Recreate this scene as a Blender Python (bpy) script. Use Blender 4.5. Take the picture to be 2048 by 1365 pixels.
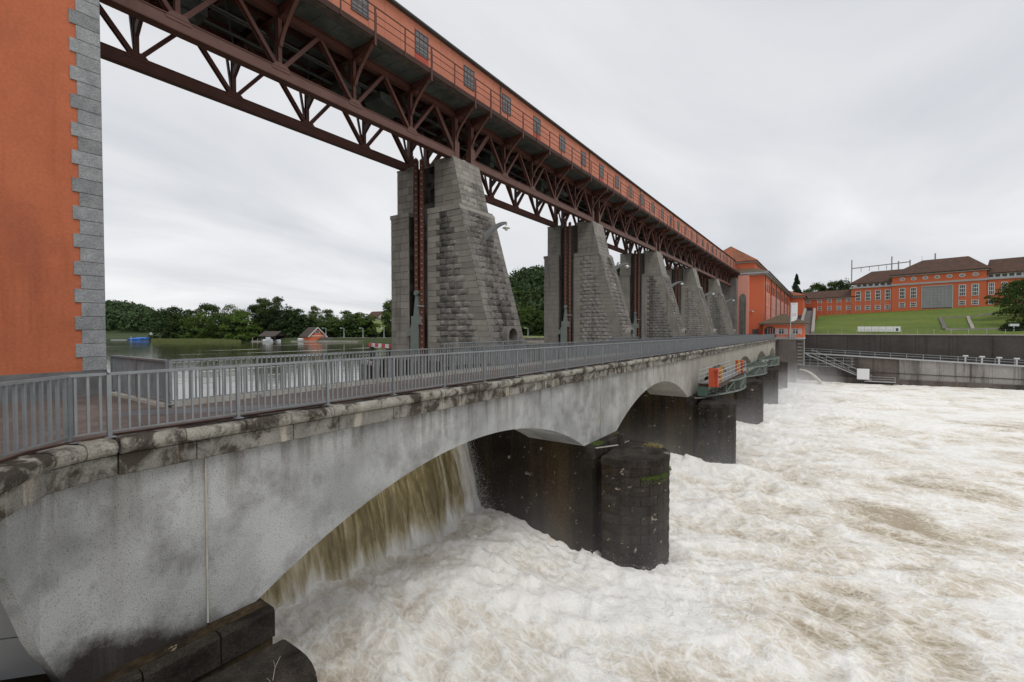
import bpy, math, random
import numpy as np
from mathutils import Vector, Matrix
random.seed(7); R=math.radians
for o in list(bpy.data.objects): bpy.data.objects.remove(o)
SC=bpy.context.scene; COL=SC.collection
# ---------------------------------------------------------------- camera (X runs along the weir, Y upstream, Z up, eye = origin)
cd=bpy.data.cameras.new('camera'); cam=bpy.data.objects.new('camera',cd); COL.objects.link(cam); SC.camera=cam
cd.sensor_width=36; cd.lens=36*920/2048; cd.clip_start=.1; cd.clip_end=6000
cam.location=(0,0,0); cam.rotation_euler=(R(90)-math.atan(20.5/920),0,math.atan2(.5662,.8243)-R(90))
# ---------------------------------------------------------------- world, sun, exposure
W=bpy.data.worlds.new('World'); SC.world=W; W.use_nodes=True; nt=W.node_tree; N=nt.nodes; L=nt.links; N.clear()
SUN_EL,SUN_AZ=58,205
out=N.new('ShaderNodeOutputWorld'); sky=N.new('ShaderNodeTexSky'); sky.sky_type='NISHITA'; sky.sun_disc=False
sky.sun_elevation=R(SUN_EL); sky.sun_rotation=R(SUN_AZ)
bg=N.new('ShaderNodeBackground'); bg.inputs[1].default_value=.07; L.new(sky.outputs[0],bg.inputs[0])
tc=N.new('ShaderNodeTexCoord'); sp=N.new('ShaderNodeSeparateXYZ'); L.new(tc.outputs['Generated'],sp.inputs[0])
ad=N.new('ShaderNodeMath'); ad.operation='ADD'; ad.inputs[1].default_value=.16; L.new(sp.outputs[2],ad.inputs[0])
mx=N.new('ShaderNodeMath'); mx.operation='MAXIMUM'; mx.inputs[1].default_value=.05; L.new(ad.outputs[0],mx.inputs[0])
dv=N.new('ShaderNodeVectorMath'); dv.operation='DIVIDE'; cb=N.new('ShaderNodeCombineXYZ')
for i in range(3): L.new(mx.outputs[0],cb.inputs[i])
L.new(tc.outputs['Generated'],dv.inputs[0]); L.new(cb.outputs[0],dv.inputs[1])
mp=N.new('ShaderNodeMapping'); mp.inputs['Scale'].default_value=(.55,1.0,0); mp.inputs['Rotation'].default_value=(0,0,R(35)); L.new(dv.outputs[0],mp.inputs[0])
nz=N.new('ShaderNodeTexNoise'); nz.inputs['Scale'].default_value=.9; nz.inputs['Detail'].default_value=7; nz.inputs['Roughness'].default_value=.5; nz.inputs['Distortion'].default_value=.5; L.new(mp.outputs[0],nz.inputs[0])
cr=N.new('ShaderNodeValToRGB'); cr.color_ramp.elements[0].position=.3; cr.color_ramp.elements[1].position=.68
cr.color_ramp.elements[0].color=(.58,.60,.64,1); cr.color_ramp.elements[1].color=(.88,.885,.895,1); L.new(nz.outputs[0],cr.inputs[0])
bg2=N.new('ShaderNodeBackground'); bg2.inputs[1].default_value=1.0; L.new(cr.outputs[0],bg2.inputs[0])
ms=N.new('ShaderNodeMixShader'); ms.inputs[0].default_value=.94; L.new(bg.outputs[0],ms.inputs[1]); L.new(bg2.outputs[0],ms.inputs[2]); L.new(ms.outputs[0],out.inputs[0])
sd=bpy.data.lights.new('sun','SUN'); so=bpy.data.objects.new('sun',sd); COL.objects.link(so)
sd.energy=1.2; sd.angle=R(28); sd.color=(1,.975,.94)
# sun stands downstream (behind the eye, to the right) so its direction vector points upstream and down
sv=Vector((.35,.55,-1.0)); so.rotation_euler=sv.to_track_quat('-Z','Y').to_euler(); so.location=(0,-30,60)
SC.view_settings.view_transform='Standard'; SC.view_settings.look='None'; SC.view_settings.exposure=0.12; SC.view_settings.gamma=1
SC.cycles.max_bounces=6; SC.cycles.diffuse_bounces=3; SC.cycles.glossy_bounces=3; SC.cycles.volume_bounces=1
# ---------------------------------------------------------------- materials
def nodes(name,rough=.8,metal=0,spec=.3):
    m=bpy.data.materials.new(name); m.use_nodes=True; t=m.node_tree; b=t.nodes['Principled BSDF']
    b.inputs['Roughness'].default_value=rough; b.inputs['Metallic'].default_value=metal; b.inputs['Specular IOR Level'].default_value=spec
    return m,t,b
def nd(t,ty,**k):
    n=t.nodes.new(ty)
    for a,v in k.items():
        if a.startswith('i_'): n.inputs[a[2:].replace('_',' ')].default_value=v
        else: setattr(n,a,v)
    return n
def pos(t,scale=(1,1,1),rot=(0,0,0)):
    g=nd(t,'ShaderNodeNewGeometry'); m=nd(t,'ShaderNodeMapping'); m.inputs['Scale'].default_value=scale; m.inputs['Rotation'].default_value=rot
    t.links.new(g.outputs['Position'],m.inputs[0]); return m.outputs[0]
def noise(t,vec,scale,detail=4,rough=.55,dist=0,ty=None):
    n=nd(t,'ShaderNodeTexNoise'); n.inputs['Scale'].default_value=scale; n.inputs['Detail'].default_value=detail; n.inputs['Roughness'].default_value=rough; n.inputs['Distortion'].default_value=dist
    if ty: n.noise_type=ty
    t.links.new(vec,n.inputs[0]); return n.outputs[0]
def ramp(t,fac,stops):
    r=nd(t,'ShaderNodeValToRGB'); e=r.color_ramp.elements
    while len(e)<len(stops): e.new(.5)
    for i,(p,c) in enumerate(stops):
        e[i].position=p; e[i].color=(c,c,c,1) if isinstance(c,(int,float)) else (*c,1)
    t.links.new(fac,r.inputs[0]); return r.outputs[0]
def mix(t,fac,a,b,mode='MIX'):
    m=nd(t,'ShaderNodeMix',data_type='RGBA',blend_type=mode)
    for s,i in ((fac,0),(a,6),(b,7)):
        if isinstance(s,(int,float)): m.inputs[i].default_value=s
        elif isinstance(s,tuple): m.inputs[i].default_value=(*s,1)
        else: t.links.new(s,m.inputs[i])
    return m.outputs[2]
def math_(t,op,a,b=0,c=None):
    m=nd(t,'ShaderNodeMath',operation=op)
    for s,i in ((a,0),(b,1),(c,2)):
        if s is None: continue
        if isinstance(s,(int,float)): m.inputs[i].default_value=s
        else: t.links.new(s,m.inputs[i])
    return m.outputs[0]
def bump(t,b,h,strength=.4,dist=.02):
    n=nd(t,'ShaderNodeBump'); n.inputs['Strength'].default_value=strength; n.inputs['Distance'].default_value=dist
    t.links.new(h,n.inputs['Height']); t.links.new(n.outputs[0],b.inputs['Normal'])
def rnd(t):
    return nd(t,'ShaderNodeObjectInfo').outputs['Random']
MATS={}
def M(name,c,c2=None,scale=1.,rough=.8,metal=0,spec=.3,bs=0,bsc=30.,bd=.01,var=0,streak=None,spots=None,fine=None):
    """colour c..c2 by noise, optional per-object value jitter, vertical streaks (colour,freq,lo,hi), spots (colour,freq,lo,hi), fine speckle"""
    m,t,b=nodes(name,rough,metal,spec); p=pos(t); col=c
    if c2: col=mix(t,ramp(t,noise(t,p,scale,6,.6),[(.32,0.),(.68,1.)]),c,c2)
    else: col=mix(t,0.,c,c)
    if streak:
        sc,fr,lo,hi=streak; ps=pos(t,(1,1,.07))
        col=mix(t,ramp(t,noise(t,ps,fr,6,.65),[(lo,0.),(hi,1.)]),col,sc)
    if spots:
        for sc,fr,lo,hi in (spots if isinstance(spots,list) else [spots]):
            col=mix(t,ramp(t,noise(t,p,fr,7,.7,.3),[(lo,0.),(hi,1.)]),col,sc)
    if fine: col=mix(t,ramp(t,noise(t,p,fine[0],2,.7),[(.35,1-fine[1]),(.65,1+fine[1])]),0.,0.,'MIX') if False else mix(t,1.,col,ramp(t,noise(t,p,fine[0],2,.7),[(.35,1-fine[1]),(.65,1.)]),'MULTIPLY')
    if var:
        h=nd(t,'ShaderNodeHueSaturation'); mr=nd(t,'ShaderNodeMapRange'); t.links.new(rnd(t),mr.inputs[0])
        mr.inputs[3].default_value=1-var; mr.inputs[4].default_value=1+var; t.links.new(mr.outputs[0],h.inputs['Value']); t.links.new(col,h.inputs['Color']); col=h.outputs[0]
    t.links.new(col,b.inputs['Base Color'])
    if bs: bump(t,b,noise(t,p,bsc,5,.6),bs,bd)
    MATS[name]=m; return m
M('orange_render',(.52,.158,.075),(.44,.125,.058),.5,.85,bs=.25,bsc=25,spots=[((.34,.105,.058),.5,.54,.8),((.58,.21,.12),1.1,.62,.8)],streak=((.34,.09,.042),1.1,.56,.72),fine=(14,.14))
M('orange_far',(.63,.165,.080),(.56,.14,.066),.08,.85)
M('orange_pale',(.66,.30,.24),(.60,.26,.2),.2,.85)
M('orange_panel',(.50,.185,.115),(.45,.16,.095),.8,.6,var=.05,streak=((.44,.13,.075),2.,.6,.8))
M('red_panel',(.40,.07,.045),rough=.6)
M('granite',(.36,.37,.375),(.25,.26,.27),3.,.85,bs=.8,bsc=22,bd=.03,var=.16,fine=(35,.35))
M('plinth_stone',(.10,.10,.105),(.18,.18,.18),1.5,.85,bs=.5,bsc=20,bd=.02)
M('ashlar',(.315,.295,.26),(.235,.215,.19),.9,.85,bs=.4,bsc=18,bd=.015,var=.17,streak=((.11,.105,.095),.9,.56,.74),fine=(20,.2))
M('rough_stone',(.30,.285,.26),(.20,.19,.172),1.1,.88,bs=.7,bsc=10,bd=.04,var=.34,streak=((.10,.092,.083),.7,.47,.68),spots=[((.42,.41,.39),2.6,.62,.74)],fine=(16,.3))
M('corner_stone',(.235,.22,.20),(.14,.13,.118),.9,.85,bs=.4,bsc=18,bd=.015,var=.14,streak=((.07,.064,.058),.9,.5,.7),spots=[((.38,.37,.34),1.8,.62,.74)],fine=(20,.2))
M('mossy_stone',(.22,.20,.185),(.10,.09,.082),1.0,.9,bs=.7,bsc=10,bd=.04,var=.3,streak=((.05,.045,.04),.9,.5,.66),spots=[((.44,.42,.38),2.,.6,.7),((.10,.12,.035),1.6,.62,.72)],fine=(16,.3))
M('mortar',(.15,.14,.125),(.10,.095,.085),2.,.95)
M('pier_core',(.20,.19,.17),(.12,.115,.105),.7,.9,bs=.4,bsc=8,bd=.03,streak=((.06,.055,.05),.8,.5,.7))
M('wet_masonry',(.018,.014,.011),(.045,.035,.025),.5,.75,spec=.10,bs=.6,bsc=5,bd=.06,streak=((.105,.074,.036),.8,.45,.75),spots=[((.36,.30,.23),2.3,.635,.665)],fine=(8,.4))
M('wet_stone',(.034,.027,.022),(.062,.050,.041),1.2,.7,spec=.12,bs=.6,bsc=8,bd=.04,var=.16,streak=((.009,.008,.007),.9,.45,.7),spots=[((.40,.34,.27),2.6,.62,.65)],fine=(10,.4))
M('pier_cap_stone',(.070,.058,.048),(.016,.013,.011),1.6,.85,spec=.1,bs=.5,bsc=10,bd=.03,spots=[((.30,.28,.25),1.2,.60,.70)],fine=(25,.5))
M('steel_brown',(.100,.036,.025),(.070,.026,.019),1.2,.55,spec=.4,bs=.1,bsc=12,var=.06)
M('steel_dark',(.055,.022,.014),(.038,.015,.010),1.,.6,var=.1)  # darker copy of the brown steel, carries the under-gantry shade in its colour
M('steel_lit',(.15,.080,.066),(.12,.060,.048),1.3,.55,streak=((.10,.05,.042),2.,.55,.75))  # brighter copy of the brown steel, light on the near chord painted in
M('sheet_green',(.085,.10,.092),(.04,.045,.042),.8,.6,var=.15)
M('deck_dirt',(.050,.042,.036),(.11,.095,.08),3,.9,bs=.5,bsc=8,bd=.03)
M('galv',(.19,.205,.215),(.25,.265,.275),4.,.5,.3,.5,var=.05)
M('galv_dark',(.13,.14,.15),(.18,.19,.20),4.,.5,.3,.5,var=.05)
M('rail_rust',(.055,.028,.022),(.09,.05,.04),4,.8)
M('asphalt',(.10,.078,.070),(.15,.122,.110),3.,.75,bs=.5,bsc=60,bd=.008,spots=[((.21,.18,.16),.45,.52,.7)],fine=(50,.35))
M('asphalt_patch',(.085,.088,.095),(.12,.12,.125),2.,.6,bs=.3,bsc=60)
M('curb',(.42,.40,.36),(.30,.28,.24),2.,.9,bs=.4,bsc=20)
M('chain_rust',(.075,.032,.024),(.14,.05,.03),7.,.6,.2)
M('pin_pale',(.30,.24,.20),(.2,.13,.10),9.,.6,.2)
M('gate_green',(.185,.21,.195),(.15,.17,.158),2.,.55,streak=((.11,.12,.11),2,.6,.75))
M('pale_steel',(.42,.44,.44),(.34,.36,.36),3.,.5)
M('bow_green',(.10,.125,.11),(.19,.21,.19),2.,.7,spots=((.11,.13,.09),3.,.55,.7))
M('bow_dark',(.05,.10,.078),(.08,.13,.10),2.,.6)
M('cream',(.42,.41,.34),(.34,.32,.26),3.,.7)
M('orange_paint',(.55,.095,.04),(.42,.07,.03),3,.5)
M('yellow_paint',(.62,.30,.04),(.5,.22,.03),3,.5)
M('grating',(.22,.21,.215),(.15,.14,.145),3,.7)
M('white_paint',(.74,.75,.76),rough=.5)
M('red_paint',(.55,.05,.04),rough=.5)
M('lamp_grey',(.30,.31,.31),(.22,.23,.23),5.,.5)
M('lamp_glass',(.75,.73,.62),rough=.2,spec=.5)
M('trim',(.42,.43,.44),(.36,.37,.375),.5,.8)
M('trim_white',(.68,.69,.69),rough=.7)
M('reflection_grey_glass',(.15,.145,.14),(.09,.09,.09),1.5,.3,spec=.6)  # gallery panes: their grey reflection is painted into the base colour
M('glass',(.035,.045,.05),rough=.12,spec=.8)
M('grey_panel',(.30,.31,.315),(.26,.27,.275),.3,.6,var=.04)
M('roof_tile',(.115,.062,.045),(.075,.048,.036),.6,.9,bs=.6,bsc=3,bd=.1,spots=((.14,.085,.06),.9,.55,.7),fine=(3,.25))
M('roof_orange',(.34,.115,.06),(.16,.075,.045),.25,.9,bs=.6,bsc=3,bd=.1,fine=(2.5,.25))
M('roof_moss',(.155,.105,.078),(.115,.095,.06),.4,.9,bs=.6,bsc=3,bd=.1,fine=(2.5,.25))
M('roof_dark',(.055,.045,.04),(.09,.075,.065),1,.9,bs=.5,bsc=5,bd=.05)
M('gutter',(.09,.095,.10),rough=.5)
M('grass',(.105,.155,.018),(.14,.185,.026),.12,.95,bs=.8,bsc=4,bd=.15,spots=[((.065,.11,.016),.06,.5,.72)],fine=(1.6,.3))
M('meadow',(.15,.20,.06),(.19,.20,.09),.05,.95)
M('forest_floor',(.03,.045,.015),(.05,.07,.025),.1,.95)
M('soil_bed',(.12,.10,.07))
M('wall_dark',(.052,.046,.042),(.085,.075,.068),.25,.85,bs=.3,bsc=2,bd=.05,streak=((.028,.024,.022),.35,.5,.7),spots=[((.30,.26,.22),.5,.72,.76)],fine=(3,.2))
M('wall_pale',(.34,.32,.30),(.25,.235,.22),.3,.85,streak=((.09,.075,.065),.45,.53,.66),spots=[((.52,.51,.48),.5,.64,.72)],fine=(3,.15))
M('wall_mid',(.10,.085,.078),(.16,.135,.12),.3,.85,streak=((.05,.042,.038),.4,.5,.68),spots=[((.45,.42,.38),.6,.69,.73)],fine=(3,.2))
M('wall_cap',(.34,.31,.28),(.25,.23,.21),.6,.85)
M('riprap',(.20,.185,.16),(.07,.062,.055),1.3,.95,bs=1,bsc=1.4,bd=.3)
M('bark',(.07,.055,.042),(.045,.035,.028),2,.95)
M('timber',(.045,.036,.030),(.075,.06,.05),1,.85)
M('blue_tarp',(.03,.14,.55),(.05,.22,.7),.6,.5)
M('boat_white',(.6,.62,.64),rough=.4)
M('house_cream',(.46,.43,.33),rough=.9)
M('reed',(.115,.145,.045),(.17,.19,.07),.6,.9)
M('twig',(.38,.33,.27),rough=.9)
M('moss_green',(.07,.125,.02),(.11,.16,.03),4,.95,bs=.6,bsc=30,bd=.02)
M('straw',(.34,.27,.09),rough=.9)
M('spray_white',(.78,.77,.74),rough=.9)
M('jet_water',(.62,.60,.52),(.42,.39,.31),3.,.5,bs=.6,bsc=6,bd=.05)
M('panel_steel',(.34,.345,.35),(.28,.285,.29),.8,.5)
M('board_grey',(.55,.56,.57),rough=.6)
M('text_grey',(.25,.26,.27),rough=.6)
M('stripe_red',(.30,.06,.06),rough=.6)
def leafmat(name,c,c2):
    m,t,b=nodes(name,.75,0,.15); p=pos(t); col=mix(t,ramp(t,noise(t,p,.35,4,.7),[(.3,0.),(.7,1.)]),c,c2)
    h=nd(t,'ShaderNodeHueSaturation'); mr=nd(t,'ShaderNodeMapRange'); t.links.new(rnd(t),mr.inputs[0]); mr.inputs[3].default_value=.7; mr.inputs[4].default_value=1.3
    t.links.new(mr.outputs[0],h.inputs['Value']); t.links.new(col,h.inputs['Color']); t.links.new(h.outputs[0],b.inputs['Base Color']); MATS[name]=m
leafmat('leaf_mid',(.040,.072,.018),(.080,.115,.032)); leafmat('leaf_dark',(.018,.036,.011),(.034,.056,.018)); leafmat('leaf_pale',(.10,.14,.055),(.14,.18,.08)); leafmat('leaf_bright',(.058,.10,.018),(.09,.14,.028)); leafmat('leaf_conifer',(.018,.035,.018),(.03,.05,.025)); leafmat('leaf_forest',(.030,.055,.022),(.058,.088,.034))
# bridge render: pale grey sprayed concrete with blurred dark mottles and drip marks
def facade_mat():
    m,t,b=nodes('sprayed_concrete',.92,0,.2); p=pos(t)
    col=mix(t,ramp(t,noise(t,p,.5,3,.5),[(.38,0.),(.62,1.)]),(.29,.295,.29),(.43,.435,.43))
    col=mix(t,ramp(t,noise(t,p,.85,4,.6),[(.50,0.),(.72,.8)]),col,(.17,.17,.165))
    col=mix(t,ramp(t,noise(t,pos(t,(1,1,.6),(0,.5,0)),2.1,4,.65),[(.58,0.),(.74,.55)]),col,(.15,.148,.142))
    g=nd(t,'ShaderNodeNewGeometry'); s=nd(t,'ShaderNodeSeparateXYZ'); t.links.new(g.outputs['Position'],s.inputs[0])
    # rising damp with its own ragged edge just over the pier ledges, warmer tone further along the bridge
    ed=math_(t,'ADD',math_(t,'ADD',s.outputs[2],math_(t,'MULTIPLY',math_(t,'MAXIMUM',math_(t,'ADD',s.outputs[0],-2.),0.),.3)),math_(t,'MULTIPLY',noise(t,p,1.5,6,.7),-.9))
    col=mix(t,ramp(t,math_(t,'MULTIPLY_ADD',ed,.7,4.28),[(.30,1.),(.60,0.)]),col,(.035,.03,.028))
    top=ramp(t,math_(t,'MULTIPLY_ADD',s.outputs[2],.5,1.95),[(.0,0.),(.75,1.)]); dr=ramp(t,noise(t,pos(t,(1,1,.10)),1.9,6,.7),[(.46,0.),(.60,1.)])
    col=mix(t,math_(t,'MULTIPLY',math_(t,'MULTIPLY',top,dr),.8),col,(.14,.13,.11))
    far=ramp(t,math_(t,'MULTIPLY',s.outputs[0],.01),[(.18,0.),(.5,1.)])
    col=mix(t,math_(t,'MULTIPLY',far,.75),col,(.33,.30,.245))
    ps=pos(t,(1,1,.05)); col=mix(t,ramp(t,noise(t,ps,1.3,6,.6),[(.55,0.),(.8,.5)]),col,(.19,.175,.15))
    f=noise(t,p,42.,2,.6); col=mix(t,1.,col,ramp(t,f,[(.30,.55),(.46,1.)]),'MULTIPLY')
    t.links.new(col,b.inputs['Base Color']); bump(t,b,f,.8,.02); MATS['sprayed_concrete']=m
facade_mat()
def lichen_mat(name,base,base2,dark,drip):
    m,t,b=nodes(name,.92,0,.2); p=pos(t)
    col=mix(t,ramp(t,noise(t,p,2.2,5),[(.35,0.),(.65,1.)]),base,base2)
    col=mix(t,ramp(t,noise(t,p,1.5,7,.68,.5),[(.45,0.),(.56,.95)]),col,dark)
    ps=pos(t,(1,1,.12)); col=mix(t,ramp(t,noise(t,ps,2.6,6,.65),[(.56,0.),(.66,.85)]),col,drip)
    col=mix(t,ramp(t,noise(t,ps,1.9,5,.6,1.),[(.63,0.),(.70,.8)]),col,(.045,.028,.012))
    f=noise(t,p,34.,3,.8); col=mix(t,1.,col,ramp(t,f,[(.3,.55),(.62,1.1)]),'MULTIPLY')
    t.links.new(col,b.inputs['Base Color']); bump(t,b,noise(t,p,14.,6,.7),.9,.03); MATS[name]=m
lichen_mat('lichen_coping',(.36,.345,.30),(.27,.25,.21),(.050,.040,.032),(.42,.40,.35))
lichen_mat('lichen_band',(.30,.285,.25),(.21,.20,.185),(.060,.047,.036),(.47,.42,.34))
# turbulent foam
def foam_mat():
    m,t,b=nodes('river_foam',.45,0,.35)
    p=pos(t,(1,.6,.7),(0,0,R(-8)))
    w=nd(t,'ShaderNodeTexNoise'); w.inputs['Scale'].default_value=.8; w.inputs['Detail'].default_value=4; t.links.new(p,w.inputs[0])
    wv=nd(t,'ShaderNodeVectorMath',operation='MULTIPLY_ADD'); t.links.new(w.outputs['Color'],wv.inputs[0]); wv.inputs[1].default_value=(.75,.75,.75); t.links.new(p,wv.inputs[2]); q=wv.outputs[0]
    big=noise(t,p,.16,5,.6,.6); 
    ridg=noise(t,q,.75,7,.62,.3,'RIDGED_MULTIFRACTAL')
    ve=nd(t,'ShaderNodeTexVoronoi',feature='DISTANCE_TO_EDGE'); ve.inputs['Scale'].default_value=1.0; t.links.new(q,ve.inputs[0])
    ve2=nd(t,'ShaderNodeTexVoronoi',feature='DISTANCE_TO_EDGE'); ve2.inputs['Scale'].default_value=3.1; t.links.new(q,ve2.inputs[0])
    fine=noise(t,q,5.,9,.72,.15); fr=noise(t,pos(t,(1,.8,1)),13.,4,.7)
    a=nd(t,'ShaderNodeAttribute',attribute_name='foam')
    lines=math_(t,'MAXIMUM',ramp(t,ve.outputs[0],[(0.,1.),(.075,0.)]),math_(t,'MULTIPLY',ramp(t,ve2.outputs[0],[(0.,1.),(.12,0.)]),.7))
    v=math_(t,'MULTIPLY_ADD',big,1.6,-.62); v=math_(t,'ADD',v,math_(t,'MULTIPLY',ridg,.22)); v=math_(t,'ADD',v,math_(t,'MULTIPLY_ADD',fine,1.5,-.75))
    v=math_(t,'ADD',v,math_(t,'MULTIPLY',lines,.40)); v=math_(t,'ADD',v,math_(t,'ADD',a.outputs['Fac'],math_(t,'MULTIPLY_ADD',fr,.6,-.28)))
    col=ramp(t,v,[(.0,(.43,.36,.255)),(.28,(.61,.54,.43)),(.56,(.76,.705,.615)),(.82,(.86,.83,.765)),(1.12,(.92,.905,.865))])
    t.links.new(col,b.inputs['Base Color']); t.links.new(ramp(t,v,[(.1,.25),(.6,.8)]),b.inputs['Roughness'])
    h=math_(t,'ADD',math_(t,'MULTIPLY',ridg,.35),math_(t,'ADD',fine,math_(t,'MULTIPLY_ADD',lines,.25,math_(t,'MULTIPLY',fr,.3)))); bump(t,b,h,.8,.12); MATS['river_foam']=m
foam_mat()
def fall_mat():
    m,t,b=nodes('falling_water',.25,0,.5); ps=pos(t,(1,.25,.055)); p=pos(t,(1,.6,.35))
    n=noise(t,ps,4.2,8,.68,.1); n2=noise(t,p,2.2,8,.72,.5)
    a=nd(t,'ShaderNodeAttribute',attribute_name='foam')
    v=math_(t,'ADD',math_(t,'MULTIPLY_ADD',n,1.25,-.36),math_(t,'ADD',math_(t,'MULTIPLY_ADD',n2,.7,-.35),a.outputs['Fac']))
    col=ramp(t,v,[(.02,(.14,.108,.042)),(.24,(.28,.225,.105)),(.42,(.43,.37,.24)),(.60,(.60,.56,.47)),(.86,(.85,.84,.81))])
    t.links.new(col,b.inputs['Base Color']); t.links.new(ramp(t,v,[(.2,.2),(.7,.7)]),b.inputs['Roughness'])
    bump(t,b,math_(t,'ADD',n,n2),.7,.12); MATS['falling_water']=m
fall_mat()
def lake_mat():
    m,t,b=nodes('lake_water',.06,0,.5); b.inputs['Base Color'].default_value=(.045,.05,.022,1); b.inputs['IOR'].default_value=1.33
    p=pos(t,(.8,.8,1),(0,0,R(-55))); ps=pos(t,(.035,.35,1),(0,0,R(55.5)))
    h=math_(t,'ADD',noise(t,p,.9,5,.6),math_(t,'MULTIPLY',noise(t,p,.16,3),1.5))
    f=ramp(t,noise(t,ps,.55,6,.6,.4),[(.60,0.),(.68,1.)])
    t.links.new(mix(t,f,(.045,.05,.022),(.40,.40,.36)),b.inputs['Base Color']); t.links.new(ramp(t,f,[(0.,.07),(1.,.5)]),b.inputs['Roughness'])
    bump(t,b,h,.16,.12); MATS['lake_water']=m
lake_mat()
# ---------------------------------------------------------------- mesh helpers
ORI={}
class MB:
    def __init__(s): s.v=[]; s.f=[]
    def add(s,vs,fs):
        n=len(s.v); s.v+= [tuple(v) for v in vs]; s.f+=[tuple(i+n for i in f) for f in fs]; return s
    def box(s,x0,y0,z0,x1,y1,z1):
        return s.add([(x0,y0,z0),(x1,y0,z0),(x1,y1,z0),(x0,y1,z0),(x0,y0,z1),(x1,y0,z1),(x1,y1,z1),(x0,y1,z1)],[(0,3,2,1),(4,5,6,7),(0,1,5,4),(1,2,6,5),(2,3,7,6),(3,0,4,7)])
    def beam(s,p,q,w,h,up=(0,0,1)):
        p=Vector(p); q=Vector(q); d=(q-p).normalized(); u=Vector(up)
        if abs(d.dot(u))>.98: u=Vector((1,0,0))
        sd=d.cross(u).normalized(); u=sd.cross(d)
        a=sd*(w/2); c=u*(h/2)
        return s.add([p-a-c,p+a-c,p+a+c,p-a+c,q-a-c,q+a-c,q+a+c,q-a+c],[(0,1,2,3),(7,6,5,4),(0,4,5,1),(1,5,6,2),(2,6,7,3),(3,7,4,0)])
    def ibeam(s,p,q,w,h,tk=.03,up=(0,0,1)):
        p=Vector(p); q=Vector(q); d=(q-p).normalized(); u=Vector(up)
        if abs(d.dot(u))>.98: u=Vector((1,0,0))
        sd=d.cross(u).normalized(); u=sd.cross(d)
        s.beam(p+u*(h/2-tk/2),q+u*(h/2-tk/2),w,tk,u); s.beam(p-u*(h/2-tk/2),q-u*(h/2-tk/2),w,tk,u); s.beam(p,q,tk*1.2,h-2*tk,u); return s
    def cyl(s,p,q,r,n=8,r2=None):
        p=Vector(p); q=Vector(q); d=(q-p).normalized(); u=Vector((0,0,1)) if abs(d.z)<.9 else Vector((1,0,0))
        a=d.cross(u).normalized(); c=d.cross(a); r2=r if r2 is None else r2; vs=[]
        for P,rr in ((p,r),(q,r2)):
            for k in range(n):
                t=2*math.pi*k/n; vs.append(P+(a*math.cos(t)+c*math.sin(t))*rr)
        fs=[(k,(k+1)%n,n+(k+1)%n,n+k) for k in range(n)]+[tuple(range(n-1,-1,-1)),tuple(range(n,2*n))]
        return s.add(vs,fs)
    def prism(s,pts,ax,a0,a1):
        n=len(pts); f={'x':lambda p,a:(a,p[0],p[1]),'y':lambda p,a:(p[0],a,p[1]),'z':lambda p,a:(p[0],p[1],a)}[ax]
        vs=[f(p,a0) for p in pts]+[f(p,a1) for p in pts]
        return s.add(vs,[(k,(k+1)%n,n+(k+1)%n,n+k) for k in range(n)]+[tuple(range(n-1,-1,-1)),tuple(range(n,2*n))])
    def lathe(s,c,prof,n=12):
        vs=[];c=Vector(c)
        for r,z in prof:
            for k in range(n):
                t=2*math.pi*k/n; vs.append(c+Vector((r*math.cos(t),r*math.sin(t),z)))
        fs=[(i*n+k,i*n+(k+1)%n,(i+1)*n+(k+1)%n,(i+1)*n+k) for i in range(len(prof)-1) for k in range(n)]
        return s.add(vs,fs)
    def mesh(s,name,mat,o=(0,0,0),smooth=False,fix=True):
        me=bpy.data.meshes.new(name); a=np.array(s.v,dtype=float)-np.array(o,dtype=float); me.from_pydata(a.tolist(),[],s.f)
        if fix:
            import bmesh; bm=bmesh.new(); bm.from_mesh(me); bmesh.ops.recalc_face_normals(bm,faces=bm.faces); bm.to_mesh(me); bm.free()
        me.materials.append(MATS[mat])
        if smooth: me.polygons.foreach_set('use_smooth',[True]*len(me.polygons))
        me.update(); return me
    def build(s,name,mat,parent=None,smooth=False,kind=None,label=None,cat=None,group=None,at=None,fix=True):
        o=ORI[parent.name] if parent else Vector(at if at else (0,0,0))
        ob=bpy.data.objects.new(name,s.mesh(name,mat,o,smooth,fix)); COL.objects.link(ob)
        if parent: ob.parent=parent
        else: ob.location=o
        ORI[ob.name]=Vector(o); tag(ob,label,cat,group,kind); return ob
def tag(o,label=None,cat=None,group=None,kind=None):
    if label: o['label']=label
    if cat: o['category']=cat
    if group: o['group']=group
    if kind: o['kind']=kind
def thing(name,label,cat,loc,group=None):
    o=bpy.data.objects.new(name,None); COL.objects.link(o); o.location=loc; o.empty_display_size=.2; ORI[o.name]=Vector(loc); tag(o,label,cat,group); return o
def inst(name,me,parent,loc,rot=None,scale=None,label=None,kind=None):
    """a part sharing a mesh; loc in world coordinates"""
    ob=bpy.data.objects.new(name,me); COL.objects.link(ob); ob.parent=parent; ob.location=Vector(loc)-ORI[parent.name]
    if rot is not None: ob.rotation_euler=rot
    if scale is not None: ob.scale=scale
    ORI[ob.name]=ORI[parent.name]; tag(ob,label,None,None,kind); return ob
def copy_tree(root,loc,label=None,rz=None):
    def cp(o,par):
        c=o.copy(); COL.objects.link(c)
        if par: c.parent=par
        for ch in o.children: cp(ch,c)
        return c
    r=cp(root,None); r.location=loc
    if rz is not None: r.rotation_euler[2]=rz
    if label: r['label']=label
    return r
def box(name,mat,parent,x0,y0,z0,x1,y1,z1,**k): return MB().box(x0,y0,z0,x1,y1,z1).build(name,mat,parent,**k)
def smoothstep(x): x=np.clip(x,0,1); return x*x*(3-2*x)
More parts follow.
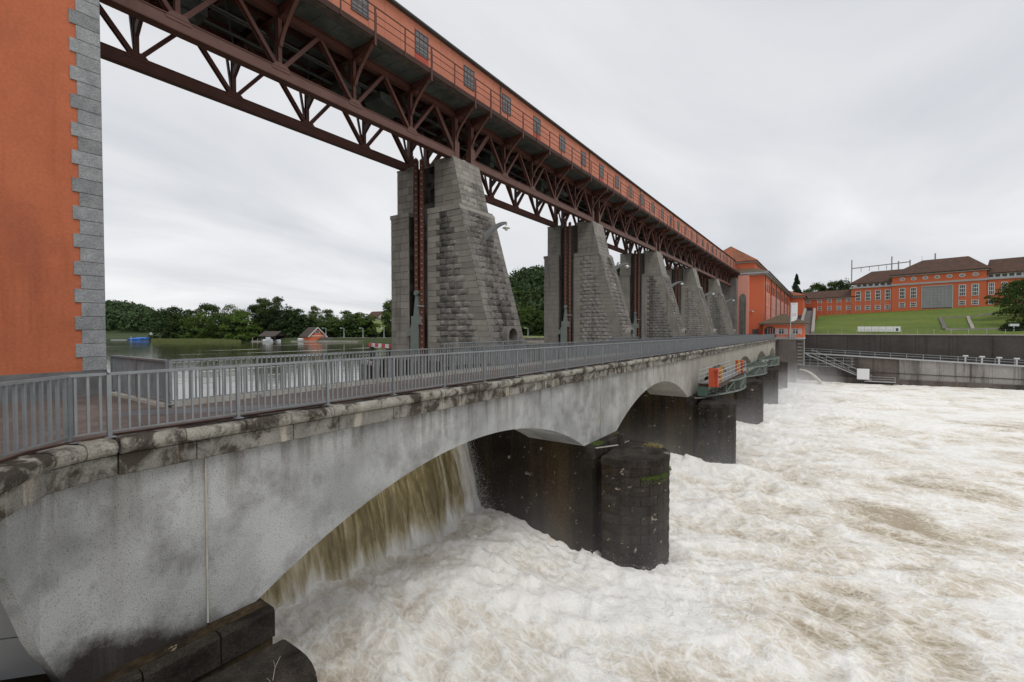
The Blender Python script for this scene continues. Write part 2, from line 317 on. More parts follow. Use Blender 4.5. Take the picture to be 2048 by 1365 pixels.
def grid_obj(name,mat,X,Y,Z,kind=None,attr=None,smooth=True):
    ny,nx=X.shape; v=np.stack([X,Y,Z],-1).reshape(-1,3); i=np.arange(ny*nx).reshape(ny,nx)
    q=np.stack([i[:-1,:-1],i[:-1,1:],i[1:,1:],i[1:,:-1]],-1).reshape(-1,4)
    me=bpy.data.meshes.new(name); me.vertices.add(len(v)); me.vertices.foreach_set('co',v.ravel()); me.loops.add(q.size); me.loops.foreach_set('vertex_index',q.ravel().astype(np.int32))
    me.polygons.add(len(q)); me.polygons.foreach_set('loop_start',np.arange(0,q.size,4,dtype=np.int32)); me.polygons.foreach_set('loop_total',np.full(len(q),4,dtype=np.int32))
    if smooth: me.polygons.foreach_set('use_smooth',np.ones(len(q),dtype=bool))
    me.update(calc_edges=True)
    if attr is not None:
        a=me.attributes.new('foam','FLOAT','POINT'); a.data.foreach_set('value',attr.ravel().astype(np.float32))
    me.materials.append(MATS[mat]); ob=bpy.data.objects.new(name,me); COL.objects.link(ob); tag(ob,kind=kind); ORI[ob.name]=Vector((0,0,0)); return ob
_rs=np.random.RandomState(3); _H=_rs.rand(256,256)
def vn(x,y,s=0):
    x=x+s*17.31; y=y+s*9.77; xi=np.floor(x).astype(int); yi=np.floor(y).astype(int); fx=smoothstep(x-xi); fy=smoothstep(y-yi)
    h=lambda a,b:_H[a&255,b&255]
    return (h(xi,yi)*(1-fx)+h(xi+1,yi)*fx)*(1-fy)+(h(xi,yi+1)*(1-fx)+h(xi+1,yi+1)*fx)*fy
def fbm(x,y,o=5,s=0,g=.5,ridge=False):
    r=0;a=1;t=0
    for k in range(o):
        n=vn(x*2**k,y*2**k,s+k)
        if ridge: n=1-abs(2*n-1)
        r=r+a*n;t+=a;a*=g
    return r/t
# unit stone blocks: front face at local +Z? -> local axes: x=u, y=v, z=n ; size 1x1, centred, depth 0..-1
def rock_unit(seed,rough):
    rs=random.Random(seed); vs=[];n=4 if rough else 2; pts=[0,.3,.7,1] if rough else [0,1]
    for j in range(n):
        for i in range(n):
            x=pts[i]-.5; y=pts[j]-.5; edge=i in(0,n-1) or j in(0,n-1)
            if rough:
                if not edge: x+=rs.uniform(-.06,.06); y+=rs.uniform(-.06,.06); z=rs.uniform(.35,1.)
                else: z=rs.uniform(-.05,.15); x*=.985; y*=.96
            else: x*=.975; y*=.965; z=0
            vs.append((x,y,z))
    ring=[i for i in range(n)]+[n*k+n-1 for k in range(1,n)]+[n*(n-1)+i for i in range(n-2,-1,-1)]+[n*k for k in range(n-2,0,-1)]
    fs=[(j*n+i,j*n+i+1,(j+1)*n+i+1,(j+1)*n+i) for j in range(n-1) for i in range(n-1)]
    b=len(vs); k=len(ring)
    for i in ring:
        x,y,z=vs[i]; vs.append((math.copysign(min(.5,abs(x)*1.02),x),math.copysign(min(.5,abs(y)*1.03),y),-.25))
    for i in range(k): fs.append((ring[i],b+i,b+(i+1)%k,ring[(i+1)%k]))
    c=b+k
    for i in range(k): vs.append((vs[b+i][0],vs[b+i][1],-1.5))
    for i in range(k): fs.append((b+i,c+i,c+(i+1)%k,b+(i+1)%k))
    return vs,fs
ROCKS=[rock_unit(k,True) for k in range(5)]; SMOOTHS=[rock_unit(9,False)]
def rect_rows(H,rh,ulim,bw,rs,v0=0):
    """rows of running-bond blocks inside u-limits that may vary with v"""
    v=v0; k=0; outp=[]
    while v<H-.12:
        h=min(rh*rs.uniform(.88,1.12),H-v)
        if H-v-h<.15: h=H-v
        a,b=ulim(v+h/2); u=a; first=True
        while u<b-.05:
            w=bw*rs.uniform(.65,1.35)
            if first and k%2: w*=.55
            first=False
            if b-u-w<bw*.35: w=b-u
            outp.append((u,u+w,v,v+h)); u+=w
        v+=h; k+=1
    return outp
_cache={}
def lay(blocks,o,u,v,n,parent,name,mat,units,depth,joined=None,rs=random):
    """put one stone per rectangle on the plane o + u*U + v*V; joined = MB to gather them in instead"""
    o=Vector(o);u=Vector(u).normalized();v=Vector(v).normalized();n=Vector(n).normalized()
    rot=Matrix((u,v,n)).transposed()
    for (a,b,c,d) in blocks:
        ctr=o+u*((a+b)/2)+v*((c+d)/2); sx=b-a-.012; sy=d-c-.012; k=rs.randrange(len(units)); dz=depth*rs.uniform(.7,1.2)
        if joined is not None:
            vs,fs=units[k]; joined.add([ctr+rot@Vector((x*sx,y*sy,z*dz)) for x,y,z in vs],fs)
        else:
            key=(id(units),k,mat)
            if key not in _cache: _cache[key]=MB().add(*units[k]).mesh(name,mat)
            inst(name,_cache[key],parent,ctr,rot.to_euler(),(sx,sy,dz))
# ================================================================= SETTING: water, banks, ground
ZW=-11.75; ZL=-4.2; PC=[22.85+20.35*k for k in range(5)]       # tailwater, headwater, pier centres
def axis(segs):
    a=[segs[0][0]]
    for x0,x1,d0,d1 in segs:
        x=a[-1]
        while x<x1-1e-6:
            t=(x-x0)/(x1-x0); x+=d0+(d1-d0)*t; a.append(min(x,x1))
    return np.array(a)
def river():
    xs=axis([(-40,-4,1.2,.3),(-4,30,.13,.12),(30,70,.13,.3),(70,136,.3,.5)]); ys=axis([(-260,-60,6,1.),(-60,-22,.9,.3),(-22,19,.24,.11)])
    X,Y=np.meshgrid(xs,ys); c8,s8=math.cos(R(-8)),math.sin(R(-8)); U=X*c8-Y*s8; V=(X*s8+Y*c8)*.62
    wx=fbm(U*.22,V*.22,3,1)*3; wy=fbm(U*.22,V*.22,3,9)*3
    r=fbm(U*.16+wx*.4,V*.16+wy*.4,3,2,.5); r2=fbm(U*.55+wx,V*.55+wy,5,4,.5,True); r3=fbm(U*2.1+wx,V*2.1+wy,3,7,.5,True)
    turb=smoothstep((Y+14)/26.); amp=.45+.75*turb
    Z=ZW+(r-.5)*1.3*amp+(r2-.55)*.60*amp+(r3-.5)*.26*amp+(fbm(U*5.1+wx,V*5.1+wy,2,12,.5,True)-.5)*.12*amp
    Z+=1.15*smoothstep((Y-7)/8.)*(.8+.4*vn(X*.5,Y*.3,3))
    near=np.ones_like(X)
    for c in [2.85]+PC:                                           # bow waves and quiet wakes at the pier noses
        d=np.hypot(X-c,(Y-8.3)*.9); Z+=.28*np.exp(-((d-2.6)/.8)**2)*(Y<10)
    # boils: smooth upwelling domes of browner water below the weir
    foam=.13+.17*smoothstep((Y+2)/14.)+.20*smoothstep((X-35)/50.)+(r2-.5)*1.05+(r-.5)*.35
    rs=np.random.RandomState(5)
    for bx,by,br in [(25,-9.5,2.6),(12,-1.5,2.4),(33,-14,3.),(46,-8,3.),(60,-16,4),(17,-6.,1.6),(38,-3,2.4),(80,-20,5),(20,2,1.8),(29,-5,1.7),(52,-28,4)]:
        d=np.hypot(X-bx+np.sin(Y)*.3,(Y-by)*.75+np.sin(X*1.3)*.25)/br; Z+=.35*np.exp(-d**2*1.6); foam-=.34*np.exp(-(d/.9)**4); foam+=.22*np.exp(-((d-1.15)/.2)**2)
    foam-=.42*np.exp(-(((X-14)*.55+(Y+3.0))/1.3)**2)*smoothstep((X-17)/4)*smoothstep((30-X)/6)
    grid_obj('river_water','river_foam',X,Y,Z,'structure',foam)
river()
# headwater lake
LB=[(2.85-60,19.9),(126,19.9),(126,40),(240,60),(420,120),(420,700),(-500,700),(-500,19.9)]
xs=axis([(-500,-60,20,10),(-60,420,6,20)]); ys=axis([(19.9,120,3,6),(120,700,15,30)]); X,Y=np.meshgrid(xs,ys)
grid_obj('lake_water','lake_water',X,Y,np.full_like(X,ZL),'structure')
# left/far bank terrain: u = distance along the bank normal, v = sideways
FX,FY=.8243,.5662
def uv2xy(u,v): return FX*u+FY*v, FY*u-FX*v
def bank_h(u,v):
    e=175+9*np.sin(v*.045)+smoothstep((-v-95)/70)*115+(fbm(v*.03,u*0,2,3)-.5)*14*smoothstep((-v-20)/20)
    t=u-e; h=-6+3.2*smoothstep((t+1.5)/3.)
    hill=46*smoothstep((u-215)/150)*smoothstep((v+55)/75)*smoothstep((.48-v/u)/.14)
    low=22*smoothstep((u-330)/160)*smoothstep((-v/u-.74)/.08)+5*smoothstep((u-215)/100)
    return h+hill*.8+low+fbm(u*.02,v*.02,3,5)*3*smoothstep((t-25)/60),t
u=axis([(150,260,2.5,4),(260,900,8,40)]); v=axis([(-520,-180,16,5),(-180,120,3.5,4),(120,700,8,30)])
VV,UU=np.meshgrid(v,u); HH,TT=bank_h(UU,VV); XX,YY=uv2xy(UU,VV)
grid_obj('far_bank_ground','forest_floor',XX,YY,HH,'structure')
# ground plateau that carries everything to the horizon (sits behind the switch house and powerhouse)
x=axis([(-3000,-500,500,300),(-500,900,60,60),(900,4000,300,600)]); X,Y=np.meshgrid(x,x)
Zp=np.full_like(X,-14.3); grid_obj('river_bed_ground','soil_bed',X,Y,Zp,'structure')
# right bank: grass slope from the wall crest up to the switch house
FO=Vector((222.9,-33.1)); FD=Vector((.347,.9379))               # facade line: origin + t*direction
def fpt(t,back=0.): return (FO.x+FD.x*t+FD.y*back, FO.y+FD.y*t-FD.x*back)
def fz(t): return 8.45-.038*(t+11.4)
s=np.linspace(0,1,60); ty=np.concatenate([np.linspace(-175,-60,24),np.linspace(-57,3.4,60)])
S,T=np.meshgrid(s,ty)
wallx=133.6; TF=np.interp(T,[-175,-34,2,3.4],[-160,-16,37,39]); FX2=FO.x+FD.x*TF+2; FY2=FO.y+FD.y*TF
Xg=wallx+(FX2-wallx)*S; Yg=T+(FY2-T)*S; Zg=-.95+(8.45-.038*(TF+11.4)+.95)*(S**.82)+(fbm(Xg*.08,Yg*.08,3)-.5)*1.0*np.sin(np.pi*S)
bumpR=2.2*smoothstep((-Yg-30)/20)*np.sin(np.pi*np.clip(S*1.05,0,1)); Zg=Zg+bumpR
grid_obj('grass_bank','grass',Xg,Yg,Zg,'structure')
MB().add([(wallx+90,-400,8.6),(1500,-900,20),(1500,900,20),(265,60,6.2),(248,15,6.2),(224,-34,8.6),(190,-140,8.6)],[(0,1,2,3,4,5,6)]).build('plateau_ground','meadow',kind='structure')
# paved terrace under powerhouse and annex
MB().box(121.5,6.3,-13.5,134,20,-1.93).build('river_island_ground','wall_dark',kind='structure')
MB().box(134.1,3.,-13.5,262,34,-1.0).build('powerhouse_yard_ground','asphalt',kind='structure')
# ================================================================= WATERFALLS through the six bays
def fall(x0,x1,seed,fine):
    nx=int((x1-x0)/(.07 if fine else .3)); nz=130 if fine else 40
    x=np.linspace(x0+.02,x1-.02,nx); d=np.linspace(0,1,nz)**1.15*7.6; X,D=np.meshgrid(x,d)
    Y=19.45-1.19*np.sqrt(D+.02); Z=-4.45-D
    k=.15+D*.07; f=fbm(X*1.5+seed*7,D*.18+seed,5,seed); g=fbm(X*3.1,D*1.1-D*D*.03,4,seed+3)
    foam_=0; Y=Y-(f-.5)*1.25*k*1.6-(g-.5)*.5*k
    edge=np.exp(-((x1-X)/(.55+.12*D))**2)+.8*np.exp(-((X-x0)/(.5+.1*D))**2)
    foam=edge*.5+(fbm(X*1.5+seed*7,D*.05,3,seed)-.5)*.55+.75*smoothstep((D-4.7-.8*(g-.5))/1.9)-.05
    Y=Y-edge*.25*k*2
    grid_obj('weir_overflow','falling_water',X,Y,Z,'structure',foam)
BAY=[(4.95,20.75)]+[(c+2.1,c+18.25) for c in PC[:-1]]+[(PC[-1]+2.1,121.)]
for i,(a,b) in enumerate(BAY): fall(a,b,i+1,i==0)
# airborne drops torn off the edge of the nearest overflow, and splash at its foot: uncountable
m=MB(); rs=random.Random(4)
TET=[(0,1,2),(0,2,3),(0,3,1),(1,3,2)]
def drop(p,r):
    m.add([(p[0]+rs.uniform(-r,r),p[1]+rs.uniform(-r,r),p[2]+rs.uniform(-r,r)*1.5) for _ in range(4)],TET)
for _ in range(11000):
    D=rs.uniform(.1,6.4); e=rs.gauss(0,.16+.05*D); drop((20.55-abs(e)*1.1+.1,19.2-1.19*math.sqrt(D)-abs(rs.gauss(0,.25+.05*D)),-4.5-D),rs.uniform(.004,.017))
for _ in range(9000):
    x=rs.uniform(5,20.6); h=rs.expovariate(2.4); drop((x,16.1+rs.gauss(0,.7)-h*.6,-10.75+h),rs.uniform(.005,.022))
for c in PC[:3]:
    for _ in range(2200):
        a=rs.uniform(-1.2,math.pi+1.2)+math.pi; rr=2.2+abs(rs.gauss(0,.5)); h=rs.expovariate(5); drop((c+rr*math.cos(a),8.4+rr*math.sin(a),-11.3+h),rs.uniform(.005,.02))
    for _ in range(2500):
        h=rs.expovariate(1.6); drop((c+2.4+abs(rs.gauss(0,.7)),15.8+rs.gauss(0,1.2),-10.6+h),rs.uniform(.015,.06))
m.build('spray_drops','spray_white',kind='stuff',fix=False)
# ================================================================= ARCH BRIDGE
bridge=thing('arch_bridge','pale concrete bridge of low arches with weathered granite coping across the foaming river','bridge',(64,11.5,-1.9))
YF,YB=9.9,13.15
def arc_pts(xl,xr,zs,rise,n=28):
    hs=(xr-xl)/2; Rr=(hs*hs+rise*rise)/(2*rise); cx=(xl+xr)/2; out_=[]
    for k in range(n+1):
        x=xl+(xr-xl)*k/n; out_.append((x,zs+rise-(Rr-math.sqrt(Rr*Rr-(x-cx)**2))))
    return out_
def arch_panel(x0,x1,xl,xr):
    pts=[(x0,-5.72)]+arc_pts(xl,xr,-5.72,2.03)+[(x1,-5.72)]; m=MB(); n=len(pts)
    for y,fl in ((YF,0),(YB,1)):
        vs=[];fs=[]
        for (x,z) in pts: vs+= [(x,y,z),(x,y,(z-2.35)/2),(x,y,-2.35)]
        for k in range(n-1):
            for j in range(2): fs.append((3*k+j,3*k+3+j,3*k+4+j,3*k+1+j))
        m.add(vs,fs)
    vs=[];fs=[]
    for (x,z) in pts: vs+=[(x,YF,z),(x,YB,z)]
    for k in range(n-1): fs.append((2*k,2*k+1,2*k+3,2*k+2))
    m.add(vs,fs); m.add([(x0,YF,-2.35),(x1,YF,-2.35),(x1,YB,-2.35),(x0,YB,-2.35)],[(0,1,2,3)])
    for x in (x0,x1): m.add([(x,YF,-5.72),(x,YB,-5.72),(x,YB,-2.35),(x,YF,-2.35)],[(0,1,2,3)])
    import bmesh
    return m
JX=[3.93]+[c-.15 for c in PC]+[121.]
for i in range(6):
    xl=BAY[i][0]-(.0 if i else .1); xr=BAY[i][1]
    ob=arch_panel(JX[i]+.02,JX[i+1]-.02,xl,xr).build('arch_span','sprayed_concrete',bridge)
    ob.data.polygons.foreach_set('use_smooth',[False]*len(ob.data.polygons))
for i in range(6):
    MB().box(JX[i]-.016,YF-.03,-5.68,JX[i]+.012,YF+.15,-2.42).build('joint_strip','curb',bridge)
# wing wall that turns back toward the near bank (offset path of the coping)
COP=[(2.55,9.62),(2.15,9.56),(1.75,9.36),(1.42,8.92),(1.07,8.37),(.45,7.5),(-.3,6.45),(-1.1,5.3),(-2.0,4.0)]
def off(path,d):
    r=[]
    for i,(x,y) in enumerate(path):
        a=path[max(i-1,0)]; b=path[min(i+1,len(path)-1)]; t=Vector((b[0]-a[0],b[1]-a[1])).normalized(); r.append((x+t.y*d,y-t.x*d))   # left-hand side points inland
    return r
WF=off(COP,.27); WF=[(3.92,9.9),(2.55,9.9)]+WF[1:]
def dense(path,n):
    r=[]
    for a,b in zip(path[:-1],path[1:]):
        for k in range(n): r.append((a[0]+(b[0]-a[0])*k/n,a[1]+(b[1]-a[1])*k/n))
    return r+[path[-1]]
WF=WF[:1]+dense(WF[1:],5)
zb=[float(np.interp(p[1],[8.0,8.52,9.07,9.3,9.56,9.70,9.82],[-2.75,-2.9,-3.35,-4.0,-4.75,-5.5,-6.4])) for p in WF]
m=MB(); vs=[];fs=[]; WB=off(WF,.16)
for (x,y),(xb,yb),z in zip(WF,WB,zb): vs+=[(x,y,z),(x,y,-2.35),(xb,yb,-2.35),(xb,yb,z)]
for k in range(len(WF)-1):
    for j in range(4): fs.append((4*k+j,4*k+(j+1)%4,4*k+4+(j+1)%4,4*k+4+j))
m.add(vs,fs); m.build('wing_wall','sprayed_concrete',bridge)
# coping: round-nosed stones over a flat course
def cop_prof():
    p=[(.5,-1.80),(.12,-1.795)]
    for k in range(7):
        a=math.pi/2+math.pi*k/6; p.append((.12+.13*math.cos(a)*1.0,-1.93+.135*math.sin(a)))
    p+=[(.5,-2.07)]; return p
def sweep_stone(p0,p1,prof,rs=None,gap=.006,jit=.0):
    p0=Vector((*p0,0)); p1=Vector((*p1,0)); t=(p1-p0).normalized(); nn=Vector((-t.y,t.x,0))   # inward normal for +x travel is +y
    m=MB(); n=len(prof); secs=[p0+t*gap,p0+t*(gap+.03),p0.lerp(p1,.5),p1-t*(gap+.03),p1-t*gap]
    for si,b in enumerate(secs):
        sh=.012 if si in(0,4) else 0
        for (o,z) in prof:
            oo=o+(sh if o<.3 else 0)+(rs.uniform(-jit,jit) if rs and o<.3 else 0); zz=z-(sh*.8 if z>-1.9 else 0)
            m.v.append(tuple(b+nn*oo+Vector((0,0,zz))))
    for k in range(4):
        for j in range(n): m.f.append((k*n+j,k*n+(j+1)%n,(k+1)*n+(j+1)%n,(k+1)*n+j))
    m.f+= [tuple(range(n-1,-1,-1)),tuple(range(4*n,5*n))]; return m
cp=cop_prof(); bp=[(.5,-2.075),(.115,-2.075),(.115,-2.40),(.13,-2.42),(.5,-2.42)]; rs=random.Random(11)
cmesh=[]; 
for k in range(5):
    mm=sweep_stone((0,9.62),(1,9.62),cp,rs,jit=.006); cmesh.append(mm.mesh('coping_stone','lichen_coping',(0,0,0),True))
for c in cmesh:
    for p in c.polygons:
        if len(p.vertices)>4: p.use_smooth=False
x=2.58; k=0
while x<121.9:
    w=rs.choice([.62,.95,1.05,1.25,1.4]) if x>5 else rs.choice([.95,1.05])
    inst('coping_stone',rs.choice(cmesh),bridge,(x,0,0),None,(w,1,1)); x+=w
bm_=sweep_stone((0,9.62),(1,9.62),bp).mesh('frieze_stone','lichen_band'); x=2.58
while x<121.9:
    w=rs.choice([1.15,1.3,1.7,1.9]); inst('frieze_stone',bm_,bridge,(x,0,0),None,(w,1,1)); x+=w
for i in range(len(COP)-1,0,-1):
    sweep_stone(COP[i],COP[i-1],cp,rs,gap=.002,jit=.005).build('coping_stone','lichen_coping',bridge,smooth=False); sweep_stone(COP[i],COP[i-1],bp,gap=-.03).build('frieze_stone','lichen_band',bridge)
# pavement, rusty edge channel, rear kerb
INN=off(COP,.42)
m=MB(); poly=[(122,10.0),(122,13.1),(4.6,13.1),(4.6,17.5),(-9,17.5),(-9,4)]+[p for p in reversed(INN)]+[(2.6,10.0)]
m.add([(x,y,-1.86) for x,y in poly],[tuple(range(len(poly)))]); m.add([(x,y,-2.3) for x,y in poly],[tuple(range(len(poly)))])
m.build('walkway_pavement','asphalt',bridge)
MB().add([(3.3,12.7,-1.856),(5.9,10.7,-1.856),(6.7,10.5,-1.856),(7.3,10.7,-1.856),(5.2,12.2,-1.856),(3.7,13.4,-1.856)],[(0,1,2,3,4,5)]).build('asphalt_patch','asphalt_patch',bridge)
m=MB(); m.box(2.6,10.07,-1.86,122,10.13,-1.77).box(2.6,9.97,-1.86,122,10.07,-1.80)
P=off(COP,.40)
for a,b in zip(P[:-1],P[1:]): m.beam((*a,-1.82),(*b,-1.82),.05,.10)
m.build('edge_channel','rail_rust',bridge)
MB().box(4.5,13.1,-2.4,122,13.3,-1.72).build('rear_kerb','curb',bridge)
MB().beam((-1.2,7.4,-1.83),(1.15,10.3,-1.83),.16,.07).build('kerb_stone','curb',bridge)
# panelled steel wall seen under the wing arch
gp=thing('steel_stoplog_wall','grey steel panel wall in the arch at the bottom left corner','steel wall',(1.2,11.4,-9))
a=Vector((-.85,13.15,0)); b=Vector((2.6,10.12,0)); t=(b-a).normalized(); nn=Vector((t.y,-t.x,0))
for k in range(9):
    z=-11.+k*.85; MB().beam(a+Vector((0,0,z+.42)),b+Vector((0,0,z+.42)),.12,.835).build('panel','panel_steel',gp)
MB().beam(a+nn*-.1+Vector((0,0,-7)),b+nn*-.1+Vector((0,0,-7)),.05,8.).build('backing','bow_dark',gp)
# ---------------------------------------------------------------- railings
def bar_mesh(): return MB().box(-.016,-.016,-1.70,.016,.016,-.745).mesh('bar','galv')
BM=bar_mesh(); PMm=MB().box(-.03,-.035,-1.79,.03,.035,-.74).box(-.075,-.11,-1.80,.075,.09,-1.785).mesh('post','galv')
def railing(root,y,x0,x1,n_bars,first_post,zoff=0,pitch=2.058,mat='galv',gap=None):
    x=first_post; bars=[]; j=MB()
    posts=[]
    while x<x1+.1: posts.append(x); x+=pitch
    for i,px in enumerate(posts):
        if px>=x0-.01: inst('post',PMm,root,(px,y,zoff))
        nxt=px+pitch
        if nxt>x1+.2: break
        for k in range(1,15): bars.append(px+pitch*k/15)
    bars=[b for b in bars if not(gap and gap[0]<b<gap[1])]
    for b in bars[:n_bars]: inst('bar',BM,root,(b,y,zoff))
    for b in bars[n_bars:]: j.box(b-.016,y-.016,-1.70+zoff,b+.016,y+.016,-.745+zoff)
    if bars[n_bars:]: j.build('far_bars','galv',root,kind='stuff')
    for i in range(len(posts)-1):
        a,b=posts[i]+.004,posts[i+1]-.004
        MB().box(a,y-.032,-.75+zoff,b,y+.032,-.705+zoff).build('top_rail','galv',root)
        MB().box(a,y-.02,-1.715+zoff,b,y+.02,-1.692+zoff).build('bottom_rail','galv',root)
    return posts
fr=thing('front_railing','long grey galvanised railing with upright bars along the downstream edge of the bridge','railing',(2.5,10,-1.8))
railing(fr,10.0,2.4,120.2,270,2.53)
RP=[(2.50,10.02),(2.03,10.0),(1.2,9.26),(.55,8.42),(-.35,7.15),(-1.5,5.5),(-2.3,4.4)]
for i in (1,3,5):
    x,y=RP[i]; inst('post',PMm,fr,(x,y,0),(0,0,R(50)),(1.25,1.25,1))
for a,b in zip(RP[:-1],RP[1:]):
    A=Vector((*a,0)); B=Vector((*b,0)); n=max(1,int((B-A).length/.135)); ang=math.atan2(B.y-A.y,B.x-A.x)
    MB().beam(A+Vector((0,0,-.727)),B+Vector((0,0,-.727)),.064,.045).build('top_rail','galv',fr); MB().beam(A+Vector((0,0,-1.70)),B+Vector((0,0,-1.70)),.04,.023).build('bottom_rail','galv',fr)
    for k in range(n): p=A.lerp(B,(k+.5)/n); inst('bar',BM,fr,(p.x,p.y,0),(0,0,ang),(1.15,1.15,1))
rr_=thing('rear_railing','grey galvanised railing with upright bars along the lake side edge of the bridge','railing',(4.5,13.1,-1.8))
railing(rr_,13.18,4.4,118,290,4.5)
pf=thing('side_railing','dense grey railing set across the walkway beside the orange tower','railing',(4.45,15.2,-1.8))
for y in (13.22,15.2,17.2): box('post','galv_dark',pf,4.41,y-.03,-1.86,4.49,y+.03,-.74)
box('top_rail','galv_dark',pf,4.4,13.25,-.76,4.5,17.17,-.71); box('bottom_rail','galv_dark',pf,4.43,13.25,-1.74,4.47,17.17,-1.71)
for k in range(44): y=13.31+k*.0885; inst('bar',BM,pf,(4.45,y,0),None,(1,1,1))
box('kerb','curb',pf,4.36,13.3,-1.86,4.56,17.2,-1.78)
# short platform railings in front of the pier doors
for i,c in enumerate(PC):
    pr=thing('platform_railing','short grey railing section behind the main railing at the foot of the %s stone pier'%['nearest','second','third','fourth','farthest'][i],'railing',(c-3,15.2,-1.8),'platform railings at the pier feet')
    MB().box(c-6.5,15.16,-.62,c+.8,15.22,-.575).build('top_rail','galv',pr); MB().box(c-6.5,15.17,-1.7,c+.8,15.21,-1.68).build('bottom_rail','galv',pr)
    for k in range(4): box('post','galv',pr,c-6.5+k*2.41,15.16,-1.9,c-6.44+k*2.41,15.22,-.62)
    m=MB()
    for k in range(50):
        x=c-6.4+k*.145
        if k%17: m.box(x,15.18,-1.7,x+.03,15.21,-.62)
    m.build('bars','galv',pr,kind='stuff')
    box('platform_slab','curb',pr,c-6.6,13.3,-2.15,c+2.2,15.4,-1.95)
# ================================================================= GATE TOWER (left)
tw=thing('gate_tower','tall orange rendered tower with grey stone quoins at the left edge','tower',(-1,21,-1.9))
box('wall','orange_render',tw,-9,17.42,-1.2,4.28,25.5,21.)
box('plinth','plinth_stone',tw,-9.1,17.33,-1.9,4.40,25.6,-1.22)
box('plinth_ledge','plinth_stone',tw,-9.05,17.37,-1.22,4.37,25.55,-1.14)
z=-1.14;k=0
qm=[MB().add(*rock_unit(31+j,True)).mesh('quoin_stone','granite') for j in range(4)]
rs=random.Random(5)
while z<20.6:
    w=.66 if k%2 else .52; d=.52 if k%2 else .66; h=.387
    m=MB(); x0=4.36-w; 
    vs=[(x0,17.39,z+.005),(4.36,17.39,z+.005),(4.36,17.42+d,z+.005),(x0,17.42+d,z+.005)]
    c=.008; m.add([(x0+c,17.385,z+.012),(4.35,17.385,z+.012),(4.35,17.385,z+h-.012),(x0+c,17.385,z+h-.012), (x0,17.40,z+.003),(4.365,17.40,z+.003),(4.365,17.40,z+h-.003),(x0,17.40,z+h-.003), (x0,17.42+d,z+.003),(4.365,17.42+d,z+.003),(4.365,17.42+d,z+h-.003),(x0,17.42+d,z+h-.003)],
      [(0,1,2,3),(0,4,5,1),(1,5,6,2),(2,6,7,3),(3,7,4,0),(5,9,10,6),(6,10,11,7),(7,11,8,4),(4,8,9,5),(8,11,10,9)])
    m.build('quoin_stone','granite',tw); z+=h; k+=1
MB().box(4.2,17.45,-1.1,4.30,25.4,20.9).build('side_wall','orange_render',tw)
MB().box(-9,17.43,-13,4.27,25.5,-1.92).box(-9,13.3,-13,4.5,17.45,-1.97).build('foundation','wet_masonry',tw)
# ================================================================= WEIR PIERS
NAMES=['nearest','second','third','fourth','farthest']
def front_y(z): return 15.94-.52*0+ (z+.52)*.2924 if z<7.7 else 18.45+(z-7.7)*.25
NTH=math.pi/7
def nose_block(seed,row_h):
    """one curved masonry block of the round nose: centred on angle 0, spanning NTH, radius 2.1"""
    rs=random.Random(seed); m=MB(); n=4; a0=-NTH/2+.006; a1=NTH/2-.006
    for r,zi in ((2.1,.006),(2.1,row_h-.006)): pass
    vs=[];
    for j,z in enumerate((.008,row_h*.5,row_h-.008)):
        for i in range(n+1):
            a=a0+(a1-a0)*i/n; e=(i in(0,n)) or j in (0,2); r=2.1+(-.012 if e else rs.uniform(0,.025)); vs.append((r*math.cos(a),r*math.sin(a),z))
    k=len(vs)
    for z in (.008,row_h-.008):
        for i in range(n+1):
            a=a0+(a1-a0)*i/n; vs.append((1.95*math.cos(a),1.95*math.sin(a),z))
    fs=[(j*(n+1)+i,j*(n+1)+i+1,(j+1)*(n+1)+i+1,(j+1)*(n+1)+i) for j in range(2) for i in range(n)]
    b=k; tt=k+n+1
    for i in range(n):
        fs.append((b+i,b+i+1,i+1,i)); fs.append((2*(n+1)+i,2*(n+1)+i+1,tt+i+1,tt+i))
    fs.append((0,n+1,2*(n+1),tt,b)); fs.append((n,b+n,tt+n,3*(n+1)-1,2*(n+1)-1))
    return vs,fs
RH=.46; NB=[nose_block(s,RH) for s in range(3)]; NBM=[MB().add(*b).mesh('nose_stone','wet_stone') for b in NB]
NCY=8.5
